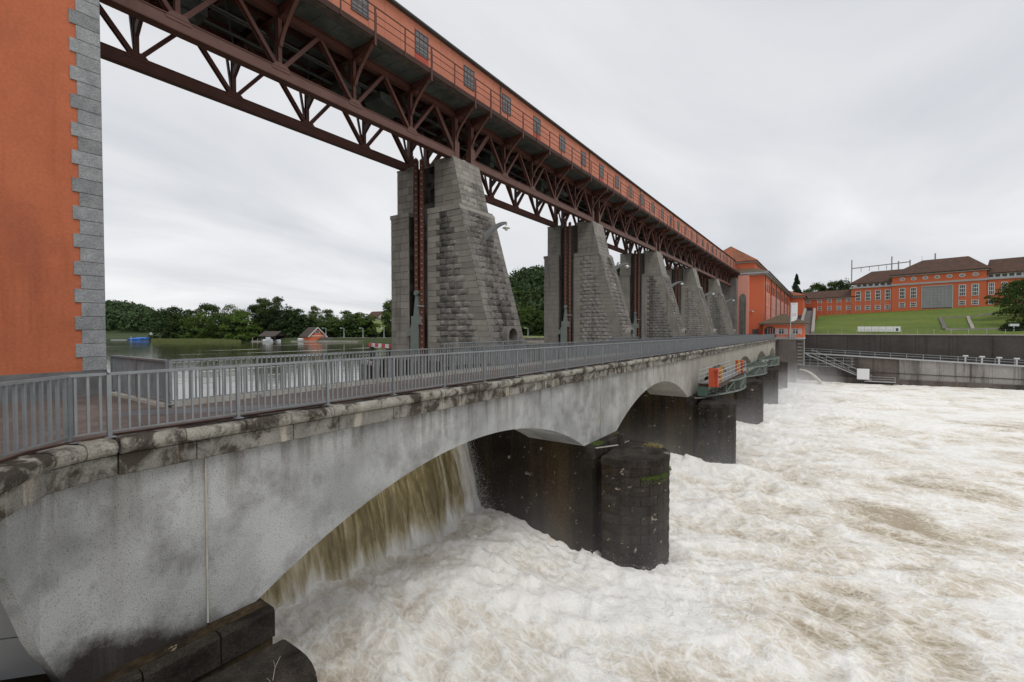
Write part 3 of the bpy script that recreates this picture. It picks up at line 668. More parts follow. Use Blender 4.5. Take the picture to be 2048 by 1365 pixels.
def base(root,c,detail,ztop=-6.12,rear=True):
    m=MB()
    if rear: m.box(c-2.09,13.2,-5.9,c+2.09,25.2,-1.95)
    m.box(c-2.1,9.62,-14,c+2.1,25.2,-5.735); m.build('foundation','wet_masonry',root)
    e=[c-2.14,c-1.05,c-.1,c+1.1,c+2.14]; rq=random.Random(int(c*7))
    for a,b in zip(e[:-1],e[1:]):
        j1,j2,j3=[rq.uniform(-.025,.03) for _ in range(3)]
        MB().prism([(9.40+j1,-6.33),(9.40+j1,-5.80+j2),(9.45+j1,-5.745+j2),(9.98,-5.738),(9.98,-6.33)],'x',a+.012,b-.012).build('ledge_stone','pier_cap_stone',root)
    MB().box(c-2.1,9.44,-14,c+2.1,9.62,-6.35).build('slot_jamb','wet_masonry',root)
    MB().box(c-1.55,8.9,-14,c+1.55,9.44,-6.5).build('slot_wall','wet_masonry',root)
    pts=[(c+2.03,9.0),(c+2.03,NCY)]+[(c+2.03*math.cos(-math.pi*k/20),NCY+2.03*math.sin(-math.pi*k/20)) for k in range(1,20)]+[(c-2.03,NCY),(c-2.03,9.0)]
    MB().prism([p for p in pts],'z',-14,ztop-.35).build('nose_core','wet_masonry',root)
    # domed cap of two courses
    m=MB(); vs=[(c,9.0,ztop+.10),(c,7.6,ztop+.14)]; n=24; ring=[]
    for k in range(n+1):
        a=-math.pi*k/n; ring.append((2.13*math.cos(a),2.13*math.sin(a)))
    rr=[(2.13,.5)]+ring+[(-2.13,.5)]
    for (x,y) in rr: vs+=[(c+x,NCY+y,ztop-.36),(c+x,NCY+y,ztop-.05),(c+x*.97,NCY+y*.97,ztop)]
    fs=[]
    for k in range(len(rr)-1):
        b=2+3*k; fs+=[(b,b+3,b+4,b+1),(b+1,b+4,b+5,b+2),(b+2,b+5,1)]
    fs+=[(2,3,4,0),(4,1,0),(2+3*(len(rr)-1)+2,0,1),(2+3*(len(rr)-1),0,2+3*(len(rr)-1)+1),(0,2+3*(len(rr)-1)+2,2+3*(len(rr)-1)+1)]
    m.add(vs,fs); m.build('nose_cap','pier_cap_stone',root)
    MB().beam((c-2.05,9.3,ztop+.38),(c-.2,8.9,ztop+.20),.05,.05).build('cap_strip','curb',root)
    # courses of the nose
    j=MB(); rs=random.Random(int(c)); row=0; z=ztop-.36-RH
    while z>-13.2:
        k0=-7 if row%2==0 else -7.5
        for q in range(8 if row%2 else 7):
            a=NTH*(k0+q+.5); 
            if a+NTH/2>.25: a=a
            kk=rs.randrange(3)
            if detail: inst('nose_stone',NBM[kk],root,(c,NCY,z),(0,0,a))
            else:
                ca,sa=math.cos(a),math.sin(a); j.add([(c+x*ca-y*sa,NCY+x*sa+y*ca,z+zz) for x,y,zz in NB[kk][0]],NB[kk][1])
        z-=RH; row+=1
    if not detail: j.build('nose_stonework','wet_stone',root,kind='stuff')
def shaft(root,c,detail):
    joined={}
    def L_(blocks,o,u,v,n,name,mat,units,depth,seed):
        rs=random.Random(seed)
        if detail: lay(blocks,o,u,v,n,root,name,mat,units,depth,rs=rs)
        else:
            j=joined.setdefault((name+'_facing',mat),MB()); lay(blocks,o,u,v,n,root,name,mat,units,depth,joined=j,rs=rs)
    lw,uw=1.72,1.30; z0=-1.93; zs=7.72; zt=10.72
    # cores
    MB().prism([(front_y(z0)+.1,z0),(21.,z0),(21.,zs),(18.42,zs)],'x',c-lw+.05,c+lw-.02).build('lower_shaft','pier_core',root)
    MB().prism([(18.5,zs-.1),(20.8,zs-.1),(20.8,zt-.02),(19.3,zt-.02)],'x',c-uw+.05,c+uw-.02).build('upper_shaft','pier_core',root)
    MB().box(c-lw+.05,22.72,z0,c+lw-.02,24.44,zs).box(c-uw+.05,22.72,zs,c+uw-.02,24.28,zt-.02).build('rear_shaft','pier_core',root)
    MB().box(c-.95,20.7,z0,c+.95,22.8,zt-.05).build('web_wall','pier_core',root)
    # shoulders: rounded weathering where the shaft narrows
    sh=[(18.25,zs-.35)]+[(18.25+.32-.32*math.cos(a),zs-.35+.32*math.sin(a)) for a in (.4,.8,1.2,1.57)]+[(21.,zs-.01),(21.,zs-.35)]
    MB().prism(sh,'x',c-lw-.03,c+lw+.03).box(c-lw-.02,22.7,zs-.25,c+lw+.02,24.5,zs+.02).build('shoulder_stone','ashlar',root)
    MB().prism([(19.24,zt-.0),(21.,zt-.0),(21.,zt+.12),(19.27,zt+.12)],'x',c-uw-.01,c+uw+.01).box(c-uw-.01,22.7,zt,c+uw+.01,24.3,zt+.10).build('bearing_slab','ashlar',root)
    H=zs-z0-.35
    # -X side, lower front: smooth border, rock-faced middle, smooth leading edge
    U=(0,-1,0);V=(0,0,1);Nn=(-1,0,0); rs=random.Random(int(c)+1)
    rows=rect_rows(H,.37,lambda v:(0,1),10,rs); A=[];B=[]
    for i,(_,_,a,b) in enumerate(rows):
        end=21.-front_y(z0+(a+b)/2)-.04; e0=.72 if i%2 else 1.0; e1=.85 if i%2 else 1.15
        A.append((0,e0,a,b)); A.append((end-e1,end,a,b)); u=e0; k=0
        while u<end-e1-.05:
            w=rs.uniform(.38,.95); 
            if end-e1-u-w<.3: w=end-e1-u
            B.append((u,u+w,a,b)); u+=w
    L_(A,(c-lw,21.,z0),U,V,Nn,'ashlar_block','ashlar',SMOOTHS,.05,1); L_(B,(c-lw+.02,21.,z0),U,V,Nn,'side_stone','rough_stone',ROCKS,.07,2)
    # front face, battered: smooth corners and mossy rock-faced middle
    vy=Vector((0,.2924,1)).normalized(); nf=(0,-vy.z,vy.y); Hf=(zs-.35-z0)/vy.z; rows=rect_rows(Hf,.39,lambda v:(0,1),10,rs); A=[];B=[]
    for i,(_,_,a,b) in enumerate(rows):
        e=.5 if i%2 else .7; low=b<2.25
        if low:
            A.append((0,e,a,b)); A.append((2*lw-e,2*lw,a,b)); B.append((e,lw-.52,a,b)); B.append((lw+.52,2*lw-e,a,b)); continue
        A.append((0,e,a,b)); A.append((2*lw-e,2*lw,a,b)); u=e
        while u<2*lw-e-.05:
            w=rs.uniform(.35,.75)
            if 2*lw-e-u-w<.25: w=2*lw-e-u
            B.append((u,u+w,a,b)); u+=w
    of=(c-lw,front_y(z0)+.01,z0)
    L_(A,of,(1,0,0),vy,nf,'corner_block','corner_stone',SMOOTHS,.05,3); L_(B,of,(1,0,0),vy,nf,'front_stone','mossy_stone',ROCKS,.10,4)
    # upper part
    rows=rect_rows(zt-zs,.42,lambda v:(0,20.8-front_y(zs+v)-.03),.95,rs); L_(rows,(c-uw,20.8,zs),U,V,Nn,'ashlar_block','ashlar',SMOOTHS,.05,5)
    vu=Vector((0,.25,1)).normalized(); rows=rect_rows((zt-zs)/vu.z,.36,lambda v:(0,2*uw),.6,rs)
    L_([r for r in rows if r[3]<2.],(c-uw,front_y(zs+.001),zs),(1,0,0),vu,(0,-vu.z,vu.y),'front_stone','rough_stone',ROCKS,.05,6)
    L_([r for r in rows if r[3]>=2.],(c-uw,front_y(zs+.001),zs),(1,0,0),vu,(0,-vu.z,vu.y),'corner_block','ashlar',SMOOTHS,.04,6)
    # rear leaf, web
    L_(rect_rows(zs-.25-z0,.46,lambda v:(0,1.72),.85,rs),(c-lw,24.44,z0),U,V,Nn,'rear_block','ashlar',SMOOTHS,.05,7)
    L_(rect_rows(zt-zs,.46,lambda v:(0,1.56),.8,rs),(c-uw,24.28,zs),U,V,Nn,'rear_block','ashlar',SMOOTHS,.05,8)
    L_(rect_rows(zs-.25-z0,.46,lambda v:(0,.8),1.5,rs),(c-lw,22.72,z0),(1,0,0),V,(0,-1,0),'rear_block','ashlar',SMOOTHS,.04,9)
    L_(rect_rows(zt-z0,.46,lambda v:(0,1.7),.9,rs),(c-.95,22.7,z0),U,V,Nn,'web_block','ashlar',SMOOTHS,.04,10)
    for (nm,mt),j in joined.items(): j.build(nm,mt,root,kind='stuff')
    # arched doorway: projecting surround with dark niche
    fy=front_y(z0)+.07; yb=fy+1.0; m=MB(); zc=z0+1.62; prof=[]
    for rr in (.60,.46):
        ring=[(c-rr,z0)]+[(c+rr*math.cos(math.pi-math.pi*k/12),zc+rr*math.sin(math.pi*k/12)) for k in range(13)]+[(c+rr,z0)]; prof.append(ring)
    o_,i_=prof; n=len(o_); vs=[]
    for (x,z) in o_: vs+=[(x,fy,z),(x,yb,z)]
    for (x,z) in i_: vs+=[(x,fy,z),(x,yb,z)]
    fs=[]
    for k in range(n-1): fs+=[(2*k,2*k+2,2*(n+k)+2,2*(n+k)),(2*k,2*k+1,2*k+3,2*k+2),(2*(n+k),2*(n+k)+2,2*(n+k)+3,2*(n+k)+1)]
    m.add(vs,fs); m.build('door_surround','ashlar',root)
    d=MB().box(c-.46,fy+.45,z0,c+.46,fy+.5,z0+2.1); d.build('door','gutter',root)
piers=[]
LP=['nearest tall stone weir pier with battered front and mossy rock faced stones','second tall stone weir pier from the left under the brown truss','third stone weir pier along the row, in the middle of the five','fourth stone weir pier along the row, next to last before the powerhouse','farthest stone weir pier, close to the orange powerhouse']
for i,c in enumerate(PC):
    r=thing('weir_pier',LP[i],'pier',(c,16,-1.93),'stone piers of the weir'); piers.append(r)
    if i in (0,1):
        base(r,c,i==0); shaft(r,c,i==0)
    else:
        for ch in list(piers[1].children):
            q=ch.copy(); COL.objects.link(q); q.parent=r; ORI[q.name]=ORI[r.name]
ab=thing('abutment_pier','dark wet stone pier foot in the bottom left corner under the bridge','pier',(2.85,9,-6),'stone piers of the weir')
base(ab,2.85,True,-6.22,False)
# moss and straw on the nearest nose
def tuft(name,mat,c0,rad,n,h,label,cat,seed,squash=1.):
    rs=random.Random(seed); m=MB()
    for _ in range(n):
        a=rs.uniform(0,6.28); r=rad*math.sqrt(rs.random()); p=Vector(c0)+Vector((r*math.cos(a),r*math.sin(a)*squash,0)); q=p+Vector((rs.gauss(0,h*.4),rs.gauss(0,h*.4),h*rs.uniform(.4,1))); w=.012
        m.add([p+Vector((-w,0,0)),p+Vector((w,0,0)),q],[(0,1,2)])
    ob=m.build(name,mat,at=c0,fix=False); tag(ob,label,cat,None,'stuff'); return ob
tuft('grass_tuft','straw',(PC[0]+1.25,7.5,-6.1),.5,260,.22,'dry straw coloured grass on the cap of the nearest round pier nose','grass',1)
tuft('moss_patch','moss_green',(PC[0]-1.2,9.6,-5.74),.55,500,.08,'green moss on the ledge of the nearest round pier nose','moss',2,.5)
m=MB(); rs=random.Random(8)
for _ in range(1500):
    a=-math.pi+rs.choice([.78,1.0,1.05,1.3,1.32,1.36,1.95])+rs.gauss(0,.07); z=-6.98+rs.gauss(0,.05)-(.22 if rs.random()<.12 else 0); r=2.12+abs(rs.gauss(0,.03)); p=Vector((PC[0]+r*math.cos(a),NCY+r*math.sin(a),z)); s=.03
    m.add([p,p+Vector((rs.uniform(-s,s),rs.uniform(-s,s),-s)),p+Vector((rs.uniform(-s,s),rs.uniform(-s,s),s))],[(0,1,2)])
tag(m.build('moss_fringe','moss_green',at=(PC[0],6.5,-7),fix=False),'bright green moss clinging to a joint high on the nearest pier nose','moss',None,'stuff')
# forked twig bottom left
m=MB(); a=Vector((4.05,8.0,-6.5))
for p,q,r in [((0,0,0),(.13,.0,.28),.009),((.13,0,.28),(.2,.03,.52),.007),((.13,0,.28),(.05,.02,.42),.005),((.2,.03,.52),(.30,.03,.66),.005),((.2,.03,.52),(.17,.02,.66),.004)]: m.cyl(a+Vector(p),a+Vector(q),r,5,r*.7)
tag(m.build('twig','twig',at=a),'bare pale forked twig standing on the dark stone in the bottom left corner','twig')
# ---------------------------------------------------------------- gates, lift chains and hoist heads
def chain_link():
    m=MB()
    for s in (-1,1): m.box(s*.17-.03,-.12,-.19,s*.17+.03,.12,.19)
    m.box(-.07,-.12,-.17,.07,.12,.17); return m.mesh('link_plate','chain_rust')
def chain_pin(): return MB().box(-.25,-.05,-.05,.25,.05,.05).mesh('link_pin','pin_pale')
CL,CPN=chain_link(),chain_pin()
def chain(x,y,label,z1=10.9,z0=-1.9):
    r=thing('lift_chain',label,'chain',(x,y,z0),'heavy rusty chains lifting the weir gates'); z=z0+.2
    while z<z1:
        inst('link_plate',CL,r,(x,y,z),(0,0,R(35))); inst('link_pin',CPN,r,(x,y,z+.19),(0,0,R(35))); z+=.385
    return r
def hoist(c):
    r=thing('hoist_frame','grey green tapering steel gate head','hoist frame',(c-1.5,21.9,-1.9),'gate heads in the pier slots'); x0=c-1.98
    MB().prism([(22.35,-3.),(22.35,.2),(22.25,.45),(22.25,.95),(22.05,.95),(21.86,2.35),(21.72,2.35),(21.55,.95),(21.35,.95),(21.35,.4),(21.62,.4),(21.62,-3.)],'x',x0,x0+.12).build('cheek_plate','gate_green',r)
    MB().prism([(22.35,-3.),(22.35,.2),(22.25,.95),(22.05,.95),(21.86,2.3),(21.75,2.3),(21.6,.95),(21.62,-3.)],'x',x0+.3,x0+.42).box(x0+.1,21.7,-3,x0+.32,22.3,.9).build('gate_arm','gate_green',r)
    MB().cyl((x0-.06,21.79,2.42),(x0+.48,21.79,2.42),.17,12).build('pulley','gate_green',r)
    MB().prism([(22.4,.2),(22.75,-.15),(22.72,-.4),(22.4,-.3)],'x',x0+.05,x0+.2).build('bracket','gate_green',r)
    MB().beam((x0,21.7,1.6),(x0,21.1,1.55),.05,.05).build('rod','pale_steel',r)
    return r
first=None
for i,c in enumerate(PC):
    nm=NAMES[i]
    if i==0:
        c1=chain(c-1.75,21.95,'rusty riveted lift chain nearer the lake in the slot of the nearest stone pier',z0=2.5); c2=chain(c-1.75,21.45,'rusty riveted lift chain reaching the walkway level in the nearest stone pier'); h=hoist(c); h['label']='grey green tapering gate head at the foot of the slot in the nearest pier'
        gr=MB().box(c-1.62,21.02,-2,c-1.4,21.16,7.2).build('guide_rail','gate_green',at=(c-1.5,21.1,-2)); tag(gr,'tall pale green steel guide rail in the slot of the nearest pier','rail','gate guide rails')
    else:
        dx=20.35*i
        for src,t in ((c1,'lake side'),(c2,'bridge side')): copy_tree(src,src.location+Vector((dx,0,0)),'rusty lift chain on the %s of the slot in the %s stone pier'%(t,nm))
        copy_tree(h,h.location+Vector((dx,0,0)),'grey green gate head at the foot of the slot in the %s pier'%nm)
        copy_tree(gr,gr.location+Vector((dx,0,0)),'tall pale green steel guide rail in the slot of the %s pier'%nm)
for i,(a,b) in enumerate(BAY):
    g=thing('weir_gate','dark steel weir gate holding back the lake in bay %s'%['one, beside the orange tower','two','three','four','five','six, beside the powerhouse'][i],'gate',((a+b)/2,20,-9),'weir gates')
    box('gate_leaf','bow_dark',g,a+.03,19.5,-13,b-.03,19.85,-4.5)
    m=MB()
    for z in (-12,-10,-8,-6): m.box(a+.05,19.86,z,b-.05,20.2,z+.2)
    m.build('stiffeners','bow_dark',g)
# ---------------------------------------------------------------- lamps on the piers
def lamp(c,label,y=17.93,z=6.15):
    r=thing('wall_lamp',label,'lamp',(c,y,z),'curved lamps on the pier fronts')
    m=MB(); n=10; top=[];bot=[]
    for k in range(n+1):
        t=k/n; yy=y-.05-1.75*t; zz=z-.05+.62*math.sin(t*1.45)-.12*t**4; th=.44*(1-t)**1.3+.13
        top.append((yy,zz)); bot.append((yy,zz-th))
    pts=top+bot[::-1]; vs=[(c-.07,p[0],p[1]) for p in pts]+[(c+.07,p[0],p[1]) for p in pts]; N2=len(pts); fs=[]
    for k in range(n): 
        fs+=[(k,k+1,N2-2-k,N2-1-k),(N2+k,2*N2-1-k,2*N2-2-k,N2+k+1)]
    for k in range(N2): fs.append((k,N2+k,N2+(k+1)%N2,(k+1)%N2))
    m.add(vs,fs); m.build('arm','lamp_grey',r)
    MB().prism([(y+.13,z-.75),(y-.10,z-.75),(y+.12,z+.25),(y+.25,z+.25)],'x',c-.16,c+.16).build('wall_plate','lamp_grey',r)
    ty=y-1.78; tz=z+.42
    MB().cyl((c,ty,tz),(c,ty,tz-.22),.045).build('stem','lamp_grey',r)
    MB().lathe((c,ty,tz-.36),[(.05,.16),(.09,.13),(.24,.03),(.245,.0),(.12,.02),(.02,.02)],16).build('shade','white_paint',r,smooth=True)
    MB().lathe((c,ty,tz-.37),[(.10,.02),(.115,-.03),(.09,-.10),(.03,-.14),(.0,-.145)],12).build('bulb','lamp_glass',r,smooth=True); return r
l0=lamp(PC[0]+.05,'grey curved arm lamp with white shade on the front of the nearest stone pier')
for i in range(1,5): copy_tree(l0,l0.location+Vector((20.35*i,0,0)),'grey curved arm lamp on the front of the %s stone pier'%NAMES[i])
copy_tree(l0,Vector((125.6,16.9,4.6)),'grey curved arm lamp on the orange powerhouse wall')
# ================================================================= TRUSS SPANS
def span(X0,label):
    r=thing('truss_span',label,'truss',(X0,21.5,11.),'riveted truss spans carrying the gantry'); Lp=3.76; xb=[X0+Lp*k for k in range(6)]; zb=10.98; zt_=13.62
    xt=[(xb[k]+xb[k+1])/2 for k in range(5)]
    for yi,(y,w,mat) in enumerate(((19.55,.42,'steel_lit'),(23.6,.36,'steel_brown'))):
        m=MB(); m.box(xb[0],y-w/2+.04,zb-.2,xb[5],y-w/2+.07,zb+.22).box(xb[0],y+w/2-.07,zb-.2,xb[5],y+w/2-.04,zb+.22).box(xb[0],y-w/2,zb+.22,xb[5],y+w/2,zb+.25); m.build('bottom_chord',mat,r)
        MB().box(xb[0]-.02,y-w/2,zb-.24,xb[5]+.02,y+w/2,zb-.2).build('bottom_flange','steel_brown',r)
        MB().ibeam((xb[0]-.4,y,zt_),(xb[5]+1.0,y,zt_),.34,.40).build('top_chord','steel_brown',r)
        for k in range(6):
            vm=MB().ibeam((xb[k],y,zb+.22),(xb[k],y,zt_-.2),.16,.20,.02,(0,1,0)) if 0<k<5 else MB().box(xb[k]-.14,y-.15,zb-.22,xb[k]+.14,y+.15,zt_-.2)
            vm.build('vertical','steel_brown',r)
            for t in ([xt[k-1]] if k else [])+([xt[k]] if k<5 else []):
                a=Vector((xb[k],y,zb+.15)); b=Vector((t,y,zt_-.1)); wd=.16 if 0<k<5 else .26
                q=MB()
                for s in (-1,1): q.beam(a+Vector((0,s*.09,0)),b+Vector((0,s*.09,0)),.05,wd,(0,1,0) if False else (0,0,1))
                q.beam(a,b,.14,.03); q.build('diagonal','steel_brown' ,r)
            for s in (-1,1):
                yy=y+s*(w/2-.025)
                MB().prism([(xb[k]-.40,zb+.22),(xb[k]-.2,zb+.42),(xb[k]+.2,zb+.42),(xb[k]+.40,zb+.22),(xb[k]+.4,zb+.1),(xb[k]-.4,zb+.1)] if 0<k<5 else [(xb[k]-.2,zb+.2),(xb[k]-.2,zb+.9),(xb[k]+.2,zb+.9),(xb[k]+.2,zb-.1),(xb[k]-.2,zb-.1)],'y',yy-.012,yy+.012).build('gusset',mat,r)
    for k in range(6):
        x=xb[k]
        MB().ibeam((x,19.0,13.62),(x,24.4,13.62),.22,.36).build('cross_beam','steel_dark',r)
        # outrigger: tapering bracket, and knee brace up to the walkway edge
        MB().prism([(17.9,13.85),(17.9,13.70),(19.4,13.3),(19.4,13.85)],'x',x-.05,x+.05).build('outrigger','steel_brown',r)
        cv=[]; 
        for t in range(7):
            a=t/6; cv.append(Vector((x,19.42-1.35*(a**1.25),12.15+1.52*(a**.85))))
        q=MB()
        for a,b in zip(cv[:-1],cv[1:]): q.beam(a,b,.15,.11,(0,1,0))
        q.build('knee_brace','steel_brown',r)
        MB().prism([(23.5,12.45),(23.5,12.05),(22.35,13.1),(22.35,13.45),(22.7,13.45)],'x',x-.07,x+.07).build('knee_brace','steel_dark',r)
        MB().prism([(19.7,12.5),(19.7,12.15),(20.85,13.45),(20.45,13.45)],'x',x-.05,x+.05).build('knee_brace','steel_dark',r)
        MB().prism([(23.62,11.1),(23.74,11.1),(24.35,13.45),(24.2,13.45)],'x',x-.04,x+.04).build('outer_brace','steel_dark',r)
        if k<5:
            q=MB(); q.beam((x+.1,19.7,11.15),(xb[k+1]-.1,23.5,11.15),.09,.09).beam((x+.1,23.5,11.15),(xb[k+1]-.1,19.7,11.15),.09,.09) if False else None
            MB().beam((xt[k],19.7,13.45),(xt[k],23.5,13.45),.12,.26).build('joist','steel_dark',r)
            MB().beam((x+.1,20.2,13.45),(xt[k],23.3,13.45),.07,.07).beam((xt[k],20.2,13.42),(xb[k+1]-.1,23.3,13.42),.07,.07).build('wind_brace','sheet_green',r)
    MB().box(xb[0]-.25,19.35,10.75-.04,xb[0]+.25,19.75,zb-.24).box(xb[0]-.25,23.4,10.75-.04,xb[0]+.25,23.8,zb-.24).box(xb[5]-.25,19.35,10.71,xb[5]+.25,19.75,zb-.24).box(xb[5]-.25,23.4,10.71,xb[5]+.25,23.8,zb-.24).build('bearing','steel_dark',r)
    # floor: stringers and ribbed sheets (shade of the underside put into their dark colours), service pipes and winch frames
    for y in (20.4,21.5,22.6): MB().ibeam((xb[0]-.5,y,13.66),(xb[5]+1.05,y,13.66),.14,.24).build('stringer','steel_dark',r)
    m=MB(); 
    for k in range(48):
        x=X0-.5+k*.425; m.box(x,18.4,13.835+.02*(k%2),x+.42,24.6,13.855+.02*(k%2))
    m.build('floor_sheet','sheet_green',r)
    for y,z,rr in ((20.9,13.3,.05),(21.1,13.3,.035),(22.1,13.25,.07)): MB().cyl((xb[0],y,z),(xb[5]+1,y,z),rr,6).build('pipe','sheet_green',r)
    rs=random.Random(2)
    for k in (1,3): MB().box(xb[k]+.6,21.2,12.9,xb[k]+1.7,22.3,13.4).box(xb[k]+.8,21.4,12.55,xb[k]+1.3,22.0,12.92).build('winch_frame','sheet_green',r)
    m=MB().prism([(xb[4]-1.2,12.95),(xb[4]-.8,12.7),(xb[4]+.5,12.7),(xb[4]+.9,12.95),(xb[4]+.9,13.3),(xb[4]-1.2,13.3)],'y',20.6,22.0); m.build('drip_tray','sheet_green',r)
    return r
s0=span(3.3,'nearest brown riveted truss span, running from the orange tower to the first stone pier')
ordn=['second','third','fourth','fifth']
for i in range(1,6): copy_tree(s0,s0.location+Vector((20.35*i,0,0)),'%s brown riveted truss span counted from the orange tower'%ordn[i-1] if i<5 else 'farthest brown riveted truss span, ending at the powerhouse')
# ================================================================= GANTRY HOUSE, walkway
gh=thing('gantry_house','long orange panelled machine gallery with small windows on top of the trusses','gallery',(64,21.5,14.2))
box('core_wall','orange_panel',gh,4.3,19.06,14.2,124.6,24.4,17.05)
WX=[14.55+4.13*k for k in range(-2,27)]
pm=MB().box(0.006,18.985,14.3,1.0265,19.055,17.04).mesh('wall_panel','orange_panel')
for x in [WX[0]-1.032/2-1.032*0]: x0=x
for k in range(0,112): inst('wall_panel',pm,gh,(x0+1.0325*k,0,0))
fm=MB()
for a in (-.5,.455): fm.box(a,18.935,15.38,a+.045,18.99,16.62)
for z in (15.38,16.585): fm.box(-.5,18.935,z,.5,18.99,z+.045)
for x in (-.175,.15): fm.box(x,18.945,15.4,x+.02,18.985,16.6)
for z in (15.68,15.99,16.3): fm.box(-.48,18.945,z,.48,18.985,z+.025)
wfm=fm.mesh('window','gutter'); pn=MB().box(-.46,18.965,15.42,.46,18.98,16.59).mesh('pane','reflection_grey_glass'); rp=MB().box(-.5,18.955,14.7,.5,18.984,15.36).mesh('apron_panel','red_panel')
for k,x in enumerate(WX):
    w=inst('window',wfm,gh,(x,0,0)); p=bpy.data.objects.new('pane',pn); COL.objects.link(p); p.parent=w
    if k%3==0: inst('apron_panel',rp,gh,(x,0,0))
MB().prism([(18.78,17.03),(18.78,17.12),(21.5,18.0),(24.7,17.12),(24.7,17.03)],'x',4.3,124.6).build('roof','roof_dark',gh)
MB().cyl((4.4,18.76,17.1),(124.5,18.76,17.1),.055,8).build('gutter','gutter',gh)
for x in (11.9,26.2,40.6,55,69.5,84,98,112): MB().cyl((x,18.93,14.3),(x,18.93,17.05),.04,6).build('downpipe','gutter',gh)
gw=thing('gantry_walkway','high walkway with brown pipe railing along the outside of the orange gallery','walkway',(64,18.4,14))
box('deck','deck_dirt',gw,4.3,17.97,13.89,124.6,19.05,14.25)
box('edge_beam','steel_dark',gw,4.3,17.9,13.92,124.6,17.965,14.2)
k=0; x=3.3+3.76-3.76
nx=[]
for i in range(6):
    for j in range(6): nx.append((3.3+20.35*i+3.76*j,True))
    for j in range(5): nx.append((3.3+20.35*i+3.76*j+1.88,False))
pl=MB().box(-.05,17.86,13.55,.05,17.895,15.35).box(.055-.02,17.86,13.55,.075,17.895,15.1).mesh('post','steel_brown'); ps_=MB().box(-.03,17.86,13.95,.03,17.9,15.35).mesh('post','steel_brown')
for x,b in sorted(nx):
    if x>4.5: inst('post',pl if b else ps_,gw,(x,0,0))
for z,rr in ((15.35,.032),(14.98,.02),(14.62,.02)): MB().cyl((4.35,17.88,z),(124.5,17.88,z),rr,6).build('rail','steel_brown',gw)
# ================================================================= BOW TRUSSES, MAINTENANCE PLATFORM between piers
def bow(c,label):
    r=thing('bow_truss',label,'service gate',(c+10,8.6,-5.6),'curved green stoplog trusses across the bays')
    x0,x1=c-.9,c+18.6; n=10
    arc=[]
    for k in range(n+1):
        t=k/n; arc.append((x0+1.2+(x1-x0-2.4)*t,9.0-2.0*math.sin(math.pi*t)))
    for z,nm in ((-4.75,'upper_chord'),(-5.85,'lower_chord')):
        m=MB()
        for a,b in zip(arc[:-1],arc[1:]): m.beam((*a,z),(*b,z),.16,.13)
        m.build(nm,'bow_green',r)
        MB().box(x0+.6,9.12,z-.08,x1-.6,9.3,z+.08).build('straight_beam','bow_dark',r)
        m=MB()
        for k in range(1,n): m.beam((*arc[k],z),(arc[k][0],9.15,z),.10,.10); 
        for k in range(1,n-1): m.beam((*arc[k],z),(arc[k+1][0],9.15,z),.08,.08)
        m.build('lacing','bow_green',r)
    for k in range(n+1): MB().box(arc[k][0]-.05,arc[k][1]-.05,-5.8,arc[k][0]+.05,arc[k][1]+.05,-4.8).build('post','bow_green',r)
    m=MB()
    for k in range(0,n,2): m.beam((*arc[k],-5.8),(*arc[k+1],-4.85),.07,.07)
    m.build('diagonals','bow_green',r)
    MB().box(x0+1.5,9.32,-5.9,x1-1.5,9.36,-4.7).build('web_plate','cream',r)
    MB().box(x0,8.75,-5.7,x0+1.5,9.35,-4.85).build('end_block','bow_dark',r); MB().box(x1-1.5,8.75,-5.7,x1,9.35,-4.85).build('end_block','bow_dark',r); return r
b0=bow(PC[1],'nearest curved green steel stoplog truss, below the orange posted platform')
copy_tree(b0,b0.location+Vector((20.35,0,0)),'middle curved green steel stoplog truss, between the third and fourth round pier noses')
copy_tree(b0,b0.location+Vector((40.7,0,0)),'farthest curved green steel stoplog truss, between the fourth and fifth round pier noses')
mp_=thing('maintenance_platform','steel work platform with railings and bright orange end posts hung before the bridge','platform',(50,8.4,-4.5))
x0,x1=42.3,58.; Z=-4.55
box('floor','grating',mp_,x0,7.7,Z-.06,x1,9.2,Z); box('side_beam','steel_dark',mp_,x0,7.62,Z-.35,x1,7.7,Z-.02); box('side_beam','steel_dark',mp_,x0,9.2,Z-.35,x1,9.28,Z-.02)
m=MB()
for k in range(8): m.box(x0+2*k,7.7,Z-.3,x0+2*k+.12,9.2,Z-.1)
m.build('floor_beams','steel_dark',mp_)
for y in (7.66,9.24):
    for z in (.35,.72,1.1): MB().cyl((x0,y,Z+z),(x1,y,Z+z),.025,6).build('rail','pale_steel',mp_)
    for k in range(9): MB().box(x0+1.96*k-.02,y-.02,Z,x0+1.96*k+.02,y+.02,Z+1.1).build('rail_post','pale_steel',mp_)
for x,zz in ((x0-.35,1.35),(x1-2.2,1.3)):
    MB().box(x-.02,7.62,Z-.25,x+.22,7.74,Z+zz-.1).box(x+.1,7.74,Z-.25,x+.2,8.4,Z+zz).box(x-.3,7.58,Z+zz-.15,x+.4,7.8,Z+zz).build('end_post','orange_paint',mp_)
    for z in (-1.0,1.0): MB().cyl((x+.17,7.52,Z+z*.75-.1),(x+.17,7.63,Z+z*.75-.1),.10,10).build('roller','gutter',mp_)
for x in (x0+2.1,x1-3.6): MB().box(x,7.75,Z,x+.18,7.95,Z+1.35).build('jack_post','yellow_paint',mp_)
